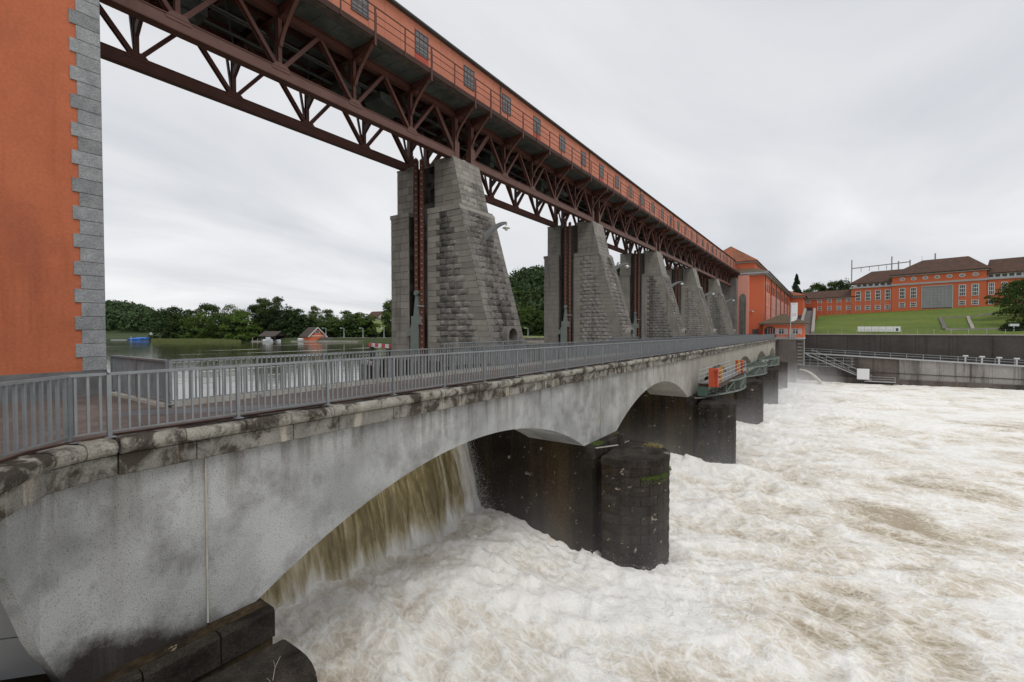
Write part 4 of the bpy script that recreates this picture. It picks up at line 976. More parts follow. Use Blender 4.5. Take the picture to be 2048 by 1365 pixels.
# ================================================================= POWERHOUSE
ph=thing('powerhouse','long orange powerhouse hall with tiled hip roof at the far end of the weir','powerhouse',(170,22,-1.9))
X0,X1,Y0,Y1=126.,214.,12.8,30.6
box('wall','orange_far',ph,X0,Y0,-1.9,X1,Y1,13.6)
box('base_band','orange_far',ph,X0-.08,Y0-.08,-1.9,X1,Y0+.5,1.3)
m=MB().box(X0-.5,Y0-.5,13.55,X1+.5,Y1+.5,13.85).box(X0-.9,Y0-.9,13.85,X1+.9,Y1+.9,14.3); m.build('cornice','trim',ph)
def hip(m,x0,y0,x1,y1,z0,zr,inset,drop=0):
    ym=(y0+y1)/2
    m.add([(x0,y0,z0),(x1,y0,z0),(x1,y1,z0),(x0,y1,z0),(x0+inset,ym,zr),(x1-inset,ym,zr),(x0,y0,z0-.25),(x1,y0,z0-.25),(x1,y1,z0-.25),(x0,y1,z0-.25)],[(0,1,5,4),(1,2,5),(2,3,4,5),(3,0,4),(6,9,8,7),(0,6,7,1),(1,7,8,2),(2,8,9,3),(3,9,6,0)]); return m
# skirt roof
SK=MB(); a=(X0-1.,Y0-1.,X1+1.,Y1+1.); b=(X0+3.2,Y0+2.4,X1-3.2,Y1-2.4)
SK.add([(a[0],a[1],14.3),(a[2],a[1],14.3),(a[2],a[3],14.3),(a[0],a[3],14.3),(b[0],b[1],15.6),(b[2],b[1],15.6),(b[2],b[3],15.6),(b[0],b[3],15.6)],[(0,1,5,4),(1,2,6,5),(2,3,7,6),(3,0,4,7)]).build('skirt_roof','roof_moss',ph)
box('clerestory','orange_far',ph,b[0]+.1,b[1]+.1,14.4,b[2]-.1,b[3]-.1,17.1); box('clerestory_cornice','trim',ph,b[0]-.3,b[1]-.3,17.1,b[2]+.3,b[3]+.3,17.45)
hip(MB(),b[0]-.6,b[1]-.6,b[2]+.6,b[3]+.6,17.6,22.6,6.5).build('roof','roof_orange',ph)
MB().cyl((X0-.9,Y0-1.05,14.2),(X1,Y0-1.05,14.2),.12,6).build('gutter','gutter',ph)
# deep side windows: tall pair plus arched light above, in bays
tall=MB().box(-.75,-.02,0,-.6,.02,7.2).box(.6,-.02,0,.75,.02,7.2).box(-.75,-.02,7.2,.75,.02,7.35)
for z in (2.2,4.4,6.6): tall.box(-.6,-.02,z,.6,.015,z+.12)
tall.box(-.05,-.02,0,.05,.015,7.2); tallm=tall.mesh('window','trim_white'); tpm=MB().box(-.6,-.01,0,.6,.01,7.2).mesh('pane','glass')
arch=[(-.6,0),(-.6,1.7)]+[(-.6*math.cos(math.pi*k/8),1.7+.6*math.sin(math.pi*k/8)) for k in range(1,8)]+[(.6,1.7),(.6,0)]
am=MB().prism(arch,'y',-.04,.02).mesh('arched_light','glass')
x=129.5; k=0
while x<211:
    w=inst('window',tallm,ph,(x,Y0-.01,2.2)); p=bpy.data.objects.new('pane',tpm); COL.objects.link(p); p.parent=w
    inst('arched_light',am,ph,(x,Y0-.05,12.-2.9+.6)) if False else inst('arched_light',am,ph,(x,Y0-.05,11.9-2.2+2.1-2.0))
    k+=1; x+=4.1 if k%3 else 6.6
for x in (127.4,140.9,155.9,171,186,200): MB().cyl((x,Y0-.15,-1.8),(x,Y0-.15,13.6),.11,6).build('downpipe','gutter',ph)
box('side_door','gutter',ph,X0-.14,14.0,-1.9,X0-.02,15.2,.4)
# pale arched bay and masonry end pier where the trusses land
ep=thing('end_pier','dark masonry end pier with a pale orange arched recess beside the powerhouse','pier',(125,20,-1.9))
box('masonry','pier_core',ep,122.2,18.4,-13,125.95,25.2,12.8)
box('masonry_rear','pier_core',ep,122.2,25.2,-13,125.95,29,10)
m=MB(); c=17.1; arcp=[(16.0,-1.9),(16.0,13.5),(18.35,13.5),(18.35,-1.9)]
box('pale_wall','orange_pale',ep,124.4,16.,-1.9,125.9,18.38,13.45)
MB().prism([(16.5,-1.9),(16.5,8.0)]+[(17.2-.7*math.cos(math.pi*k/10),8.0+1.0*math.sin(math.pi*k/10)) for k in range(11)]+[(17.9,-1.9)],'x',124.25,124.45).build('arched_recess','pier_core',ep)
# wing at the far end of the hall
pw=thing('powerhouse_wing','orange cross wing with low hipped roof behind the powerhouse hall','building',(224,18,-1))
box('wall','orange_far',pw,215.2,8.2,-1,236,30,13.2); box('cornice','trim',pw,214.7,7.7,13.2,236.5,30.5,13.8)
hip(MB(),214.2,7.2,237,31,14.05,18.4,8).build('roof','roof_orange',pw)
box('passage_shade','leaf_dark' if False else 'gutter',pw,215.0,8.6,3.5,215.25,12,6.2)
# ================================================================= ANNEX with striped shutters
an=thing('gatekeeper_house','small orange house with tiled roof and striped shutters at the end of the bridge','house',(126,8.5,-1.9))
AX0,AX1,AY0,AY1=122.5,130.5,4.5,12.6
m=MB().box(AX0,AY0,-1.9,AX1,AY1,1.55); m.build('wall','orange_far',an); box('plinth','trim',an,AX0-.06,AY0-.06,-1.92,AX1,AY1,-1.5)
arp=[(10.0,-1.9),(10.0,.2)]+[(11.15-1.15*math.cos(math.pi*k/10),.2+.8*math.sin(math.pi*k/10)) for k in range(1,10)]+[(12.3,.2),(12.3,-1.9)]
MB().prism(arp,'x',AX0-.05,AX0-.02).build('archway','glass',an)
m=MB()
for y in (10.6,11.1,11.6): m.box(AX0-.09,y-.05,-1.9,AX0-.055,y+.05,.7)
m.build('arch_bars','orange_pale',an)
ER=MB(); e=.9; hip(ER,AX0-e,AY0-e,AX1+e,AY1+e,1.75,4.1,3.2); ER.build('roof','roof_moss',an); box('eave','trim',an,AX0-.7,AY0-.7,1.45,AX1+.7,AY1+.7,1.55)
for y in (8.85,6.1):
    w=MB().box(AX0-.06,y-.55,-.75,AX0-.02,y-.47,.45).box(AX0-.06,y+.47,-.75,AX0-.02,y+.55,.45).box(AX0-.06,y-.55,.4,AX0-.02,y+.55,.48).box(AX0-.06,y-.55,-.8,AX0-.02,y+.55,-.72).box(AX0-.055,y-.04,-.75,AX0-.02,y+.04,.45).box(AX0-.055,y-.5,.0,AX0-.02,y+.5,.06).build('window','trim_white',an)
    p=MB().box(AX0-.04,y-.47,-.72,AX0-.015,y+.47,.42).build('pane','glass',w)
    for s in (-1,1):
        sh=MB().box(AX0-.07,y+s*.93-.33,-.8,AX0-.02,y+s*.93+.33,.48).build('shutter','trim_white',an)
        q=MB()
        for k in range(-1,6):
            zb_=-.8+k*.26
            pts=[(y+s*.93-s*.33,max(-.8,min(.48,zb_))),(y+s*.93,max(-.8,min(.48,zb_+.24))),(y+s*.93+s*.33,max(-.8,min(.48,zb_+.48))),(y+s*.93+s*.33,max(-.8,min(.48,zb_+.60))),(y+s*.93,max(-.8,min(.48,zb_+.36))),(y+s*.93-s*.33,max(-.8,min(.48,zb_+.12)))]
            q.add([(AX0-.075,a,b) for a,b in pts],[(0,1,4,5),(1,2,3,4)])
        q.build('stripes','stripe_red',sh)
# flag
fl=thing('banner_flag','tall white banner flag with small red cross mark by the little house','flag',(119.5,6.8,-1.9))
fx,fy=119.5,6.9; MB().cyl((fx,fy,-1.9),(fx,fy,6.3),.07,8).build('pole','pale_steel',fl)
pts=[(fy-.1,6.2),(fy-1.3,6.2)]+[(fy-1.3+.0*k,6.2-3.2) for k in range(1)]+[(fy-.1-1.2*math.cos(a),3.0-.95*math.sin(a)) for a in (.3,.6,.9,1.2,1.5)]+[(fy-.1,2.0)]
MB().prism(pts,'x',fx-.02,fx+.02).build('cloth','white_paint',fl)
m=MB(); cy,cz=fy-.66,3.55
for s in (-1,1):
    for k in (-1,1): m.add([(fx-.03,cy+s*.08,cz+k*.04),(fx-.03,cy+s*.04,cz+k*.08),(fx-.03,cy+s*.30,cz+k*.33),(fx-.03,cy+s*.34,cz+k*.20)],[(0,1,2,3)])
m.build('emblem','red_paint',fl)
m=MB()
for k in range(5): m.box(fx-.032,cy-.3+k*.13,5.85,fx-.028,cy-.22+k*.13,5.98)
m.build('lettering','text_grey',fl)
# quay block at bridge end
qb=thing('quay_block','dark stained concrete quay block under the flag at the end of the bridge','quay',(124,6,-8))
box('body','wall_mid',qb,121,6.0,-14,128.6,9.85,-1.95); box('cap','wall_cap',qb,120.9,5.9,-1.95,128.6,9.88,-1.8)
m=MB()
for k in range(7): m.box(121.1,6.+k*.56,-1.8,121.16,6.06+k*.56,-.8)
m.box(121.1,6.,-.82,121.16,9.75,-.76).box(121.1,6.,-1.3,121.16,9.75,-1.26); m.build('guard_rail','pale_steel',qb)
box('control_cabinet','lamp_grey',qb,121.4,6.2,-1.8,122,7.0,-.5)
# ================================================================= RETAINING WALLS
uw=thing('upper_retaining_wall','high dark stained concrete retaining wall below the grass bank','wall',(134,-20,-6))
YY_=[4.6,2.2]+[2.2-6*k for k in range(1,8)]; YY_.append(-41)
for a,b in zip(YY_[:-1],YY_[1:]): box('wall_section','wall_dark',uw,133.,b+.02,-8.5,134.,a-.02,-.95)
MB().box(132.85,-41,-.95,134.15,4.6,-.72).build('capping','wall_cap',uw)
pts=[(133.,-41),(128.,-60),(128,-160)]
for a,b in zip(pts[:-1],pts[1:]):
    MB().beam((*a,-4.7),(*b,-4.7),1.,7.5).build('wall_section','wall_dark',uw); MB().beam((*a,-.83),(*b,-.83),1.3,.23).build('capping','wall_cap',uw)
lw_=thing('lower_river_wall','pale streaked concrete river wall carrying the handrail walkway','wall',(131,-20,-9))
def zw(y): return -5.55-(2.2-y)*.043
ys_=[5.1-3.6*k for k in range(0,40)]
pal=['wall_dark','wall_dark','wall_dark','wall_mid','wall_mid']+['wall_pale']*60
for k,(a,b) in enumerate(zip(ys_[:-1],ys_[1:])):
    xf=130.6-.02*k
    MB().add([(xf,a-.012,-14),(xf,b+.012,-14),(xf,b+.012,zw(b)),(xf,a-.012,zw(a)),(133.2,a,-14),(133.2,b,-14),(133.2,b,zw(b)),(133.2,a,zw(a))],[(0,1,2,3),(3,2,6,7),(4,7,6,5),(0,3,7,4),(1,5,6,2),(0,4,5,1)]).build('wall_panel',pal[k],lw_)
MB().beam((130.45,5.1,zw(5.1)+.1),(129.8,-135,zw(-135)+.1),.35,.3).build('edge_beam','trim',lw_)
MB().beam((130.5,-2,-9.2),(130.2,-60,-9.9),.1,.12).build('seam','wall_dark',lw_)
MB().beam((130.62,5,-11.2),(130.2,-60,-11.3),.35,1.2).build('footing','wall_mid',lw_)
hr=thing('walkway_handrail','grey two bar handrail following the river wall walkway','railing',(130.5,-20,-5),'handrails on the far river wall')
for dz in (.55,1.05): MB().beam((130.45,5,zw(5)+.2+dz),(129.9,-120,zw(-120)+.2+dz),.09,.11).build('rail','galv',hr)
for k in range(46): y=4.8-2.7*k; box('post','galv',hr,130.3,y-.06,zw(y)+.1,130.5,y+.06,zw(y)+1.3)
# white T shaped bollards / valve posts on the walkway
for k in range(9):
    y=-23.5-2.45*k; b=MB().box(131.4,y-.12,zw(y),131.6,y+.12,zw(y)+1.35).box(131.3,y-.4,zw(y)+1.35,131.7,y+.4,zw(y)+1.6).build('valve_post','trim_white',at=(131.5,y,zw(y)))
    tag(b,'pale T shaped valve post on the far walkway, %s counted from the left'%['first','second','third','fourth','fifth','sixth','seventh','eighth','ninth'][k],'post','T shaped posts along the far walkway')
# stair tower and diagonal stair
st=thing('river_stair','grey steel stair running down the river wall from the quay to a lower landing','stairs',(130,1,-8))
box('stair_tower','wall_cap',st,128.9,4.7,-8.2,130.5,6.25,-1.9)
for k in range(7): box('landing','wall_dark',st,128.8,4.9,-2.8-k*.8,128.92,6.05,-2.55-k*.8)
box('corner_post','pale_steel',st,128.6,6.2,-8.3,128.8,6.35,-1.)
box('corner_post','pale_steel',st,128.6,4.5,-8.3,128.8,4.65,-.8)
for dz in (0,1.0): MB().beam((129.9,3.2,-5.3+dz*.9),(129.7,-8.2,-11.0+dz),.10,.10).build('handrail','pale_steel',st)
MB().beam((130.1,4.2,-5.6),(129.9,-8.2,-11.3),.5,.22).build('stringer','trim',st)
m=MB()
for k in range(24): y=3.2-11.4*k/24; z=-5.55-5.7*k/24; m.box(129.7,y-.3,z,130.5,y,z+.06)
m.build('treads','grating',st)
for k in range(8): y=3.-11.2*k/8; z=-5.5-5.7*k/8; box('baluster','pale_steel',st,129.85,y-.03,z,129.91,y+.03,z+1.)
for z in (-8.3,-7.6,-6.9,-6.2): MB().beam((129.5,5.2,z),(129.5,-5.,z),.06,.06).build('rail','pale_steel',st)
for k in range(7): box('post','pale_steel',st,129.47,5-k*1.6,-8.3,129.53,5.06-k*1.6,-6.1)
box('landing_floor','trim',st,129.3,-12.3,-11.35,130.6,-6.8,-11.2)
for z in (-10.2,-10.7): MB().beam((129.4,-6.8,z),(129.4,-12.2,z),.06,.06).build('rail','pale_steel',st)
box('post','pale_steel',st,129.37,-12.2,-11.2,129.43,-12.1,-10.2)
sb=box('white_panel','white_paint',None,129.2,-7.9,-11.,129.3,-5.4,-8.3) if False else MB().box(129.15,-7.7,-10.9,129.3,-5.5,-8.5).build('notice_board','white_paint',at=(129.2,-6.6,-9.7)); tag(sb,'blank white board fixed beside the foot of the river stair','board')
# water jet from the quay
m=MB(); P=[]
for k in range(12):
    t=k/11; P.append(Vector((124.6,5.3-4.2*t,-8.9-2.9*t*t)))
for k in range(11): m.cyl(P[k],P[k+1],.13+.022*k,8,.13+.022*(k+1))
m.build('outfall_jet','jet_water',kind='structure')
# ================================================================= SWITCH HOUSE on the bank (facade frame: t left, z up)
sh_=thing('switch_house','long orange switchgear building with brown tiled roofs above the grass bank','building',(FO.x,FO.y,8))
def fbox(name,mat,t0,t1,z0,z1,b0,b1,par=None):
    """box in the facade frame: t along the front, b = depth behind it (negative = proud)"""
    m=MB(); vs=[]
    for z in (z0,z1):
        for (t,b) in ((t0,b0),(t1,b0),(t1,b1),(t0,b1)): vs.append((*fpt(t,b),z))
    m.add(vs,[(0,3,2,1),(4,5,6,7),(0,1,5,4),(1,2,6,5),(2,3,7,6),(3,0,4,7)])
    return m if name is None else m.build(name,mat,par or sh_)
def fhip(t0,t1,b0,b1,z0,zr,i0,i1,name='roof'):
    bm=(b0+b1)/2; P=[(t0,b0,z0),(t1,b0,z0),(t1,b1,z0),(t0,b1,z0),(t0+i0,bm,zr),(t1-i1,bm,zr),(t0,b0,z0-.3),(t1,b0,z0-.3),(t1,b1,z0-.3),(t0,b1,z0-.3)]
    MB().add([(*fpt(t,b),z) for t,b,z in P],[(0,1,5,4),(1,2,5),(2,3,4,5),(3,0,4),(6,9,8,7),(0,6,7,1),(1,7,8,2),(2,8,9,3),(3,9,6,0)]).build(name,'roof_tile',sh_)
fbox('centre_block','orange_far',-11.4,14.,5,20.6,0,14); fbox('left_block','orange_far',14.,27.4,5,17.3,.5,13); fbox('right_block','orange_far',-33,-11.4,5,17.6,.6,13); fbox('link_block','orange_far',27.4,46,4,13.7,1.0,9)
fbox('cornice','trim',-11.9,14.5,20.5,21.0,-.5,14.5); fbox('cornice','trim',-11.6,14.2,17.1,17.75,-.25,14.2); fbox('cornice','trim',14.2,27.9,17.0,17.6,.1,13.4); fbox('cornice','trim',-33.4,-11.6,17.2,17.9,.2,13.4); fbox('cornice','trim',27.4,46.3,13.4,13.9,.6,9.4)
fbox('attic_band','trim_white',14.1,26.8,17.6,18.9,1.3,12.4); fbox('attic_band','trim_white',-32.3,-11.5,17.9,19.3,1.3,12.4)
fhip(-12.2,14.8,-.9,15,21.2,26.6,6.5,8.); fhip(12.,28.2,.4,13.4,19.1,24.0,.0,5.6); fhip(-34,-11.,.4,13.4,19.5,24.6,6,0); fhip(25.,46.6,.4,9.6,14.05,17.2,.0,.0)
def fwin(t,z0,z1,w=1.5,rows=3,cols=2,fr=.16):
    m=fbox(None,None,t-w/2,t-w/2+fr,z0,z1,-.1,.02); 
    for a in ((t+w/2-fr,t+w/2,z0,z1),(t-w/2+fr,t+w/2-fr,z0,z0+fr),(t-w/2+fr,t+w/2-fr,z1-fr,z1)): q=fbox(None,None,*a,-.1,.02); m.add(q.v,q.f)
    for k in range(1,rows): z=z0+(z1-z0)*k/rows; q=fbox(None,None,t-w/2+fr,t+w/2-fr,z-.09,z+.09,-.06,.02); m.add(q.v,q.f)
    for k in range(1,cols+1):
        x=t-w/2+w*k/(cols+1) if cols>1 else t; q=fbox(None,None,x-.04,x+.04,z0+fr,z1-fr,-.05,.02); m.add(q.v,q.f)
    o=m.build('window','trim_white',sh_); fbox('pane','glass',t-w/2+fr,t+w/2-fr,z0+fr,z1-fr,-.02,.01,o); return o
def offs(base,fn,*a,**k):
    global fpt; old=fpt; fpt=lambda t,b=0.:old(t,b+base); fn(*a,**k); fpt=old
for t in (10.9,7.6,-5.6,-8.8):
    fwin(t,12.1,16.05,1.75); fwin(t,8.9,10.6,1.75,2); fbox('pilaster','trim',t-.98,t-.86,8.4,16.1,-.06,.0); fbox('pilaster','trim',t+.86,t+.98,8.4,16.1,-.06,.0)
for t in (25.,21.75,18.5,15.4):
    offs(.5,fwin,t,12.0,15.9,1.7); offs(.5,fwin,t,8.3,10.,1.7,2); offs(.5,fbox,'pilaster','trim',t-.96,t-.85,7.6,16,-.06,0); offs(.5,fbox,'pilaster','trim',t+.85,t+.96,7.6,16,-.06,0)
for t in (-12.6,-15.6,-18.8,-22):
    offs(.6,fwin,t,12.2,16.2,1.5); offs(.6,fwin,t,8.9,10.6,1.5,2)
for t in (43.4,39,35.3,31.8,28.5):
    offs(1.,fwin,t,11.9,13.3,1.6,2)
    if t<43: offs(1.,fwin,t,8.6,10.3,1.5,2); offs(1.,fbox,'pilaster','trim',t-.86,t-.76,6.5,13.4,-.06,0); offs(1.,fbox,'pilaster','trim',t+.76,t+.86,6.5,13.4,-.06,0)
offs(1.,fbox,'passage','leaf_dark' if False else 'gutter',41.8,45.,7.2,10.2,-.05,.02)
for t in np.arange(15.3,26.5,1.95): offs(1.3,fbox,'attic_window','gutter',t-.65,t+.65,17.75,18.6,-.05,.02)
for t in np.arange(-31.5,-12,1.6): offs(1.3,fbox,'attic_window','gutter',t-.55,t+.55,18.1,18.95,-.05,.02)
for t in (10.9,7.6,4.3,1.05,-2.2,-5.5,-8.8):
    n=16; ring=[(math.cos(2*math.pi*k/n),math.sin(2*math.pi*k/n)) for k in range(n)]; z=19.35; vs=[];fs=[]
    for (b,r) in ((-.02,.82),(-.12,.78),(-.12,.58),(-.02,.56)):
        for (cx,cz) in ring: vs.append((*fpt(t+cx*r,b),z+cz*r*.8))
    for j in range(3):
        for k in range(n): fs.append((j*n+k,j*n+(k+1)%n,(j+1)*n+(k+1)%n,(j+1)*n+k))
    m=MB().add(vs,fs)
    for q in ((-.4,-.3,.4,.3),(-.4,.3,.4,-.3)): m.beam((*fpt(t+q[0],-.06),z+q[1]),(*fpt(t+q[2],-.06),z+q[3]),.08,.1)
    o=m.build('oval_window','trim_white',sh_); vs=[(*fpt(t+cx*.6,-.01),z+cz*.48) for cx,cz in ring]; MB().add(vs,[tuple(range(n))]).build('pane','glass',o)
# big grey gate made of panels
fbox('gate_frame','trim',-3.3,-3.0,8.,16.2,-.2,0); fbox('gate_frame','trim',5.,5.3,8.,16.2,-.2,0); fbox('gate_frame','trim',-3.3,5.3,16.,16.3,-.2,0)
for i in range(8):
    for j in range(7): fbox('gate_panel','grey_panel',-2.99+i*.999,-2.03+i*.999,8.35+j*1.09,9.41+j*1.09,-.06,.02)
fbox('gate_backing','gutter',-3,5,8,16,-.01,.03)
# substation gantry behind the switch house
sg=thing('substation_gantry','tall steel masts with a crossbeam and insulators rising behind the left roof','gantry',(*fpt(20,22),8))
def mast(t,b,z1,r=.2): x,y=fpt(t,b); MB().box(x-r,y-r,6,x+r,y+r,z1).build('mast','lamp_grey',sg)
for t,z in ((34.5,31.5),(20.25,31.2),(18,29.),(14.25,29.1),(6.5,30.7)): mast(t,22,z)
for t in (10.5,): x,y=fpt(t,22); MB().cyl((x,y,20),(x,y,30.2),.05,5).build('lightning_rod','lamp_grey',sg)
a=fpt(34.5,22); b=fpt(14.25,22); MB().beam((*a,27.7),(*b,28.3),.35,.35).build('crossbeam','lamp_grey',sg)
for t in (31,28.,24.7,22.): x,y=fpt(t,22); MB().cyl((x,y,25.9),(x,y,27.7),.13,6).build('insulator','board_grey',sg)
# stair up the slope, frame, boards, fence posts
sl=thing('bank_stair','straight stair between pale side walls climbing the grass bank beside the powerhouse','stairs',(160,4,2))
for y in (3.3,6.2): MB().beam((134.5,y-.2,-.6),(205,y+.9,8.0),.7,.9).build('side_wall','wall_cap',sl)
MB().beam((134.5,4.7,-1.0),(205,5.9,7.3),2.6,.4).build('ramp','wall_mid',sl)
def gz(x,y):
    i=np.argmin((Xg-x)**2+(Yg-y)**2); return float(Zg.ravel()[i])
cf=thing('concrete_frame','weathered concrete rectangle with a middle bar lying on the grass bank','frame',(165,-32,4))
def gpath(p,q,w,mat='wall_cap'):
    m=MB(); n=8
    for k in range(n):
        a=(p[0]+(q[0]-p[0])*k/n,p[1]+(q[1]-p[1])*k/n); b=(p[0]+(q[0]-p[0])*(k+1)/n,p[1]+(q[1]-p[1])*(k+1)/n); m.beam((*a,gz(*a)+.05),(*b,gz(*b)+.05),w,.5)
    return m
FA,FB,FC,FDD=(141,-21.8),(141,-30.6),(172,-37.),(172,-25.6)
for n_,(p,q,w) in enumerate(((FA,FB,.7),(FC,FDD,1.3),(FA,FDD,.8),((141,-26.3),(172,-31),.6))): gpath(p,q,w).build('frame_bar','riprap' if n_==2 else 'wall_cap',cf)
for k in range(6):
    y=-3.6-1.32*k-2.2; x=137.2; zz=gz(x,y)+.25
    r=thing('info_board','white information board in the row on the grass, %s from the left'%['first','second','third','fourth','fifth','sixth'][k],'board',(x,y,zz),'white boards standing in a row on the grass')
    box('panel','white_paint',r,x,y-1.28,zz,x+.06,y-.02,zz+1.2); box('text_line','text_grey' if k<5 else 'glass',r,x-.01,y-.9,zz+(.35 if k<5 else .15),x-.002,y-.45,zz+(.42 if k<5 else .8))
gf=thing('crest_fence','thin pale posts with wire along the top of the retaining wall','fence',(133.8,-20,-.7))
for k in range(16): y=0-2.7*k; box('post','pale_steel',gf,133.75,y-.03,-.72,133.81,y+.03,.35)
for z in (.3,-.1): MB().beam((133.78,1,z),(133.78,-41,z),.015,.015).build('wire','galv',gf)
MB().beam((133.7,-37,.1),(127.9,-62,.1),.04,1.3).build('mesh_panel','galv_dark',gf)
# ================================================================= TREES
def leaf_cloud(pts,nrm,size,rs):
    n=len(pts); d=rs.randn(n,3); d+=nrm*.8; d/=np.linalg.norm(d,axis=1)[:,None]; a=np.cross(d,rs.randn(n,3)); a/=np.linalg.norm(a,axis=1)[:,None]; b=np.cross(d,a); s=(size*(.6+.8*rs.rand(n)))[:,None]
    v=np.stack([pts-a*s*.5-b*s*.35,pts+a*s*.5-b*s*.2,pts+b*s*.6+a*s*.1],1).reshape(-1,3); return v
def tri_mesh(name,v,mat,flat=None):
    me=bpy.data.meshes.new(name); n=len(v); me.vertices.add(n); me.vertices.foreach_set('co',v.astype(np.float32).ravel()); me.loops.add(n); me.loops.foreach_set('vertex_index',np.arange(n,dtype=np.int32)); k=n//3
    me.polygons.add(k); me.polygons.foreach_set('loop_start',np.arange(0,n,3,dtype=np.int32)); me.polygons.foreach_set('loop_total',np.full(k,3,dtype=np.int32)); me.update(calc_edges=True); me.materials.append(MATS[mat]); return me
def crown(seed,shape,n,size,leaf):
    """crown of unit height 1 (z 0..1), width about w; clumps of leaves spread over many lobes with gaps"""
    rs=np.random.RandomState(seed); C=[];Rd=[]
    nl=58 if shape!='cone' else 60
    for k in range(nl):
        if shape=='cone': z=k/nl; r=.26*(1-z)**.9*(.5+.6*rs.rand()); a=rs.rand()*6.28; C.append((r*math.cos(a),r*math.sin(a),z)); Rd.append((.13*(1-z)+.03,.035))
        else:
            z=rs.rand()**.9; env={'round':.50*math.sin(math.pi*min(.97,.12+z*.85))**.6,'tall':.34*math.sin(math.pi*min(.96,.1+z*.86))**.5,'wide':.58*math.sin(math.pi*min(.97,.2+z*.78))**.8}[shape]
            a=rs.rand()*6.28; r=env*rs.rand()**.45; C.append((r*math.cos(a),r*math.sin(a),z*.86+.05)); q=.085+.06*rs.rand(); Rd.append((q,q*.85))
    per=n//nl; P=[];Nn=[]
    for c,(r,h) in zip(C,Rd):
        d=rs.randn(per,3); d/=np.linalg.norm(d,axis=1)[:,None]; d[:,2]=np.where(d[:,2]<-.3,-d[:,2]*.6,d[:,2]); rad=(.55+.5*rs.rand(per)**.5)[:,None]; rad*=1+.25*np.sin(d[:,:1]*7+c[0]*9)*np.cos(d[:,1:2]*6)
        P.append(np.array(c)+d*rad*np.array([r,r,h])); Nn.append(d)
    return leaf_cloud(np.concatenate(P),np.concatenate(Nn),np.full(per*nl,size),rs)
def tree_proto(shape,seed,leaf,n=7000,size=.030):
    return tri_mesh('crown',crown(seed,shape,n,size,leaf),leaf)
def trunk_mesh():
    m=MB(); m.cyl((0,0,-.3),(0.01,0,.5),.028,7,.016)
    rs=random.Random(3)
    for k in range(6):
        a=k*1.1; z=.22+.05*k; m.cyl((0,0,z),(.2*math.cos(a),.2*math.sin(a),z+.22),.012,5,.004)
    m.cyl((.01,0,.5),(0,.01,.85),.016,6,.004); return m.mesh('trunk','bark')
TM=trunk_mesh()
CR={}
for k,(sh,leaf) in enumerate([('round','leaf_mid'),('round','leaf_dark'),('tall','leaf_mid'),('wide','leaf_mid'),('tall','leaf_pale'),('round','leaf_bright'),('wide','leaf_dark'),('cone','leaf_conifer')]):
    CR[k]=tree_proto(sh,k+10,leaf)
def tree(x,y,z,h,w,k,label,group,name='broadleaf_tree',rz=0,lift=.0,cat='tree'):
    r=thing(name,label,cat,(x,y,z),group)
    c=bpy.data.objects.new('crown',CR[k]); COL.objects.link(c); c.parent=r; c.scale=(w,w,h*(1-lift)); c.location=(0,0,h*lift); c.rotation_euler=(0,0,rz)
    t=bpy.data.objects.new('trunk',TM); COL.objects.link(t); t.parent=r; t.scale=(h*.9,h*.9,h*1.0); return r
KIND={0:'rounded mid green tree',1:'dark green rounded tree',2:'tall mid green tree',3:'broad spreading green tree',4:'pale silvery tree',5:'light yellow green tree',6:'broad dark tree',7:'dark conifer'}
def th(u,v): return float(bank_h(np.array([[u]]),np.array([[v]]))[0][0,0])
def place(px,u,top,w,k,lab,grp='trees along the far lake bank',rz=0,name='broadleaf_tree',base=None):
    """px / top describe where the tree stands seen from the bridge: side offset v and height come from real distances u"""
    v=(px-1024)/920*u; z=th(u,v) if base is None else base; x,y=uv2xy(u,v); h=max(4,(662-top)/920*u-z); return tree(x,y,z-.2,h+.2,w,k,lab,grp,name,rz)
rs=random.Random(12); n=0
# front row described left to right: (view column, distance, top row, width, kind)
ROW=[(345,196,612,19,6),(372,192,618,14,0),(398,188,622,15,5),(418,196,607,17,3),(440,189,626,14,0),(462,191,606,13,4),(482,188,618,14,5),(505,196,608,13,1),(528,200,594,13,2),(548,197,592,15,0),(566,193,618,16,1),(592,191,616,15,6),(612,196,628,12,0),(631,191,610,9,2),(655,193,617,11,2),(672,188,634,12,0),(700,190,621,15,0),(720,189,624,16,5),(729,190,636,8,1),(783,187,598,9,0),(800,190,590,15,5),
     (1040,192,630,12,0),(1062,196,612,14,5),(1083,191,620,12,0),(1100,195,604,14,1)]
POSN=['straight behind the reeds','left of the dark boat shed','behind the dark boat shed','behind the orange boathouse','right of the orange boathouse','beside the nearest stone pier']
for i,(px,u,top,w,k) in enumerate(ROW):
    where='at the left end of the bank' if px<360 else 'behind the reeds' if px<500 else 'behind the dark boat shed' if px<585 else 'behind the orange boathouse' if px<665 else 'behind the quay lamps' if px<1000 else 'seen between the first two piers'
    place(px,u,top,w,k,'%s %s, %s in the far row'%(KIND[k],where,['first','second','third','fourth','fifth','sixth','seventh','eighth','ninth','tenth','eleventh','twelfth','thirteenth','fourteenth','fifteenth','sixteenth','seventeenth','eighteenth','nineteenth','twentieth','twenty first','twenty second','twenty third','twenty fourth','twenty fifth','twenty sixth'][i]),rz=rs.uniform(0,6))
